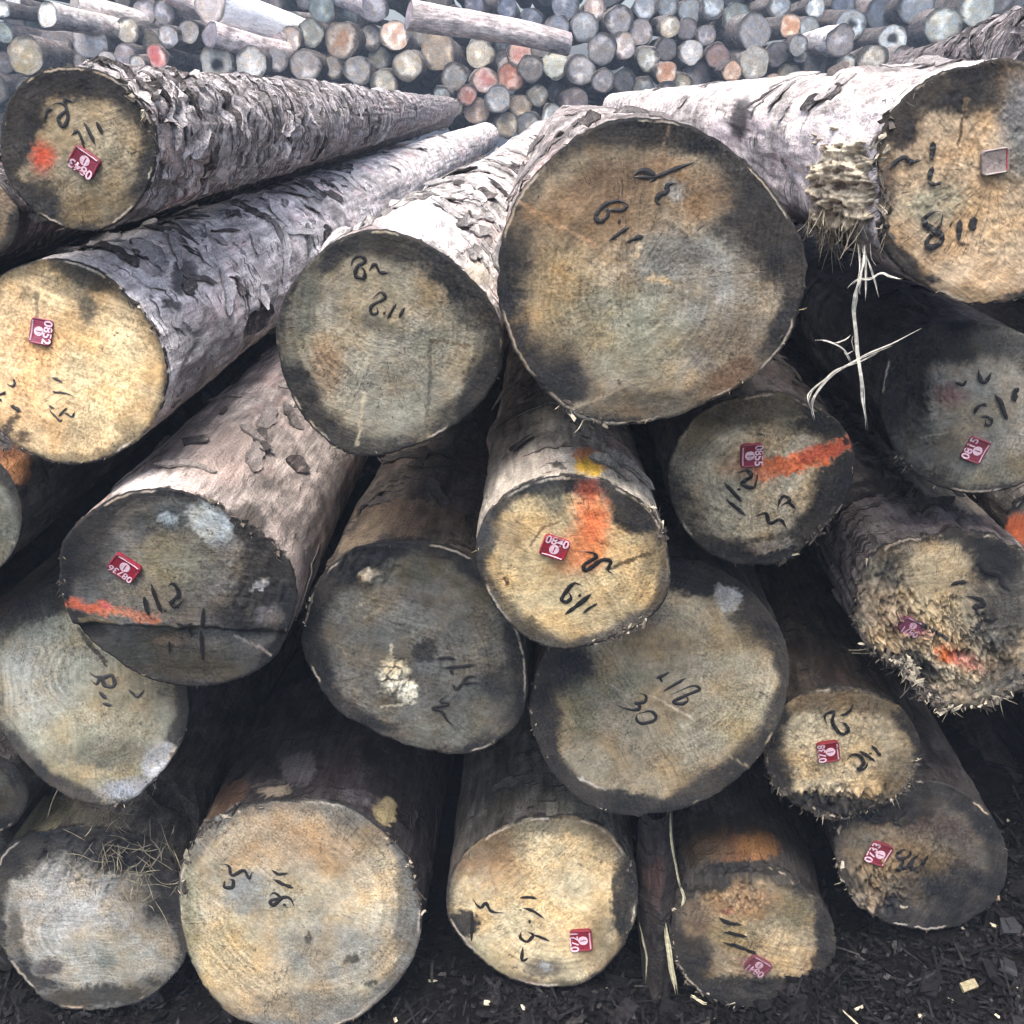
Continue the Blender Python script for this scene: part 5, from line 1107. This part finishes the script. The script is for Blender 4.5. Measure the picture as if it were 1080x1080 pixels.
# litter of bark shreds on the ground before and between the bottom logs
rg = np.random.default_rng(61); mb = MB()
BOX = np.array([[-1,-1,-1],[1,-1,-1],[1,1,-1],[-1,1,-1],[-1,-1,1],[1,-1,1],[1,1,1],[-1,1,1]], float)
BQ = np.array([[0,3,2,1],[4,5,6,7],[0,1,5,4],[1,2,6,5],[2,3,7,6],[3,0,4,7]])
def chunk(p, size, rot, c):
    b = BOX * (1 + rg.normal(size=(8, 3)) * .22)
    b[:, 0] *= np.where(b[:, 1] > 0, rg.uniform(.5, 1), 1)
    R = np.array(Matrix.Rotation(rot[2], 3, 'Z') @ Matrix.Rotation(rot[0], 3, 'X') @ Matrix.Rotation(rot[1], 3, 'Y'))
    mb.add((b * size) @ R.T + p, BQ, None, c)
for _ in range(14000):
    x = rg.uniform(-1.15, 1.2) if rg.random() < .5 else rg.uniform(-.1, 1.15); y = 1.12 + abs(rg.normal()) * .42
    if rg.random() < .2: y = rg.uniform(.9, 1.6)
    z = float(gz(np.array(x), np.array(y)))
    u = rg.random()
    if u < .22: sz = np.array([rg.uniform(.008, .035), rg.uniform(.0012, .0035), .0012])
    elif u < .985: sz = np.array([rg.uniform(.0015, .009), rg.uniform(.001, .005), rg.uniform(.001, .003)])
    else: sz = np.array([rg.uniform(.016, .038), rg.uniform(.010, .022), rg.uniform(.002, .005)])
    g = rg.random()
    c = np.array([.0085, .008, .0085]) * rg.uniform(.4, 1.9) if g < .93 else np.array([.040, .038, .038]) * rg.uniform(.5, 1.2) if g < .994 else np.array([.42, .38, .28])
    chunk(np.array([x, y, z + rg.uniform(.0, .012)]), sz, rg.normal(size=3) * [.45, .45, 3], c)
tag(obj('bark_litter', mb.get('bark_litter', [M_CHIP])), 'dark shredded bark littering the ground at the foot of the pile', 'bark litter', kind='stuff')

def ground_at(px):
    """where the line of sight meets the ground"""
    r = rays(np.array(px, float)); t = 1.3
    for _ in range(60):
        p = CAM + r * t; t -= (float(gz(np.array(p[0]), np.array(p[1]))) - p[2]) / r[2] * -.7
    return CAM + r * t
def lying_piece(name, px, size, ang, tone, label, cat, parts=1):
    global mb
    mb = MB(); p = ground_at(px) + np.array([0, 0, .018])
    for k in range(parts):
        q = p + np.array([.006 * k, .004 * k, .003 * k])
        chunk(q, np.array(size) * (1 - .25 * k), (.25, .12 + .1 * k, ang + .15 * k), lin(tone) * .75)
    o = obj(name, mb.get(name, [M_FIBRE], p)); o.location = p
    tag(o, label, cat)
lying_piece('wood_chip', (1019, 1048), (.020, .007, .003), .5, '#968c70', 'pale yellow wood chip lying on dark bark litter at bottom right', 'wood chip', 1)
lying_piece('wood_chip', (1045, 952), (.014, .009, .005), -.5, '#8d7c64', 'small brown wood chip beside the lowest right log with tan middle', 'wood chip', 2)
lying_piece('bark_slab', (1062, 985), (.022, .014, .004), .2, '#2b2b2e', 'grey bark slab lying at the right edge of the ground', 'bark slab', 2)
lying_piece('bark_slab', (1060, 1030), (.020, .013, .004), 1.1, '#28282b', 'grey bark slab below the other one at the bottom right corner', 'bark slab', 2)

# straw strewn over the whitish end in the bottom left corner
lg = LOGS['O']; mb2 = MB(); rg = np.random.default_rng(8)
for _ in range(120):
    c = np.array([rg.normal(130, 30), rg.normal(915, 26)]); a = rg.normal(1.4, .8); ln = rg.uniform(8, 34) * (1.3 if rg.random() < .15 else 1)
    dv = np.array([math.cos(a), math.sin(a)]) * ln / 2; bd = np.array([-dv[1], dv[0]]) * rg.normal() * .18
    p = smooth_line(np.array([c - dv, c + bd, c + dv]), 4)
    W = on_plane(p, lg.P0 + lg.n * (.006 + .012 * rg.random()), lg.n) + lg.n * (np.linspace(-1, 1, len(p)) * rg.normal() * .007)[:, None]
    mb2.add(*strip(W, rg.uniform(.0007, .0018), lg.n, .0005), c=lin('#a59c84') * rg.uniform(.35, .95))
o = obj('straw', mb2.get('straw', [M_FIBRE], lg.base)); o.location = Vector([float(v) for v in lg.base])
tag(o, 'thin dry straw caught on the whitish log end in the bottom left corner', 'straw', kind='stuff')

# ------------------------------------------------------------------ camera, light, view
cam = bpy.data.cameras.new('camera'); co = bpy.data.objects.new('camera', cam); COL.objects.link(co)
cam.sensor_width = 36; cam.sensor_fit = 'HORIZONTAL'; cam.lens = 36; cam.clip_start = .02; cam.clip_end = 600
co.location = (0, 0, 1.66); co.rotation_euler = (math.pi / 2 - PITCH, 0, YAW)
SC.camera = co
SUN_EL, SUN_AZ = math.radians(71), math.radians(-163)      # azimuth from +Y, clockwise
S_DIR = Vector((math.sin(SUN_AZ) * math.cos(SUN_EL), math.cos(SUN_AZ) * math.cos(SUN_EL), math.sin(SUN_EL)))
sl = bpy.data.lights.new('sun', 'SUN'); sl.energy = 2.1; sl.angle = math.radians(42); sl.color = (1, .97, .93)
so = bpy.data.objects.new('sun', sl); COL.objects.link(so); so.rotation_euler = S_DIR.to_track_quat('Z', 'Y').to_euler()
w = bpy.data.worlds.new('World'); SC.world = w; w.use_nodes = True
nt = w.node_tree; bg = nt.nodes['Background']; sky = nt.nodes.new('ShaderNodeTexSky'); sky.sky_type = 'NISHITA'
sky.sun_disc = False; sky.sun_elevation = SUN_EL; sky.sun_rotation = SUN_AZ; sky.air_density = 1.0; sky.dust_density = 6.0; sky.ozone_density = 1.0
nt.links.new(sky.outputs[0], bg.inputs[0]); bg.inputs[1].default_value = .15
vs = SC.view_settings
vs.view_transform = 'Standard'; vs.look = 'None'; vs.gamma = 1; vs.use_curve_mapping = False; vs.exposure = 1.48
SC.cycles.max_bounces = 6; SC.cycles.diffuse_bounces = 4

# the damp air: far things fade to a pale blue grey
hz = MB()
hz.add(BOX * [30, 30, 3.6] + [0, 0, 0], BQ)
ho = obj('haze', hz.get('haze', [])); ho.location = (0, 8, 2.4)
hm = bpy.data.materials.new('damp_air'); hm.use_nodes = True
hn = hm.node_tree; hn.nodes.remove(hn.nodes['Principled BSDF'])
pv = hn.nodes.new('ShaderNodeVolumePrincipled'); pv.inputs['Color'].default_value = (.62, .77, 1.0, 1); pv.inputs['Density'].default_value = HAZE
hn.links.new(pv.outputs[0], hn.nodes['Material Output'].inputs['Volume'])
ho.data.materials.append(hm); tag(ho, kind='stuff', label='faint bluish damp air over the whole timber yard')
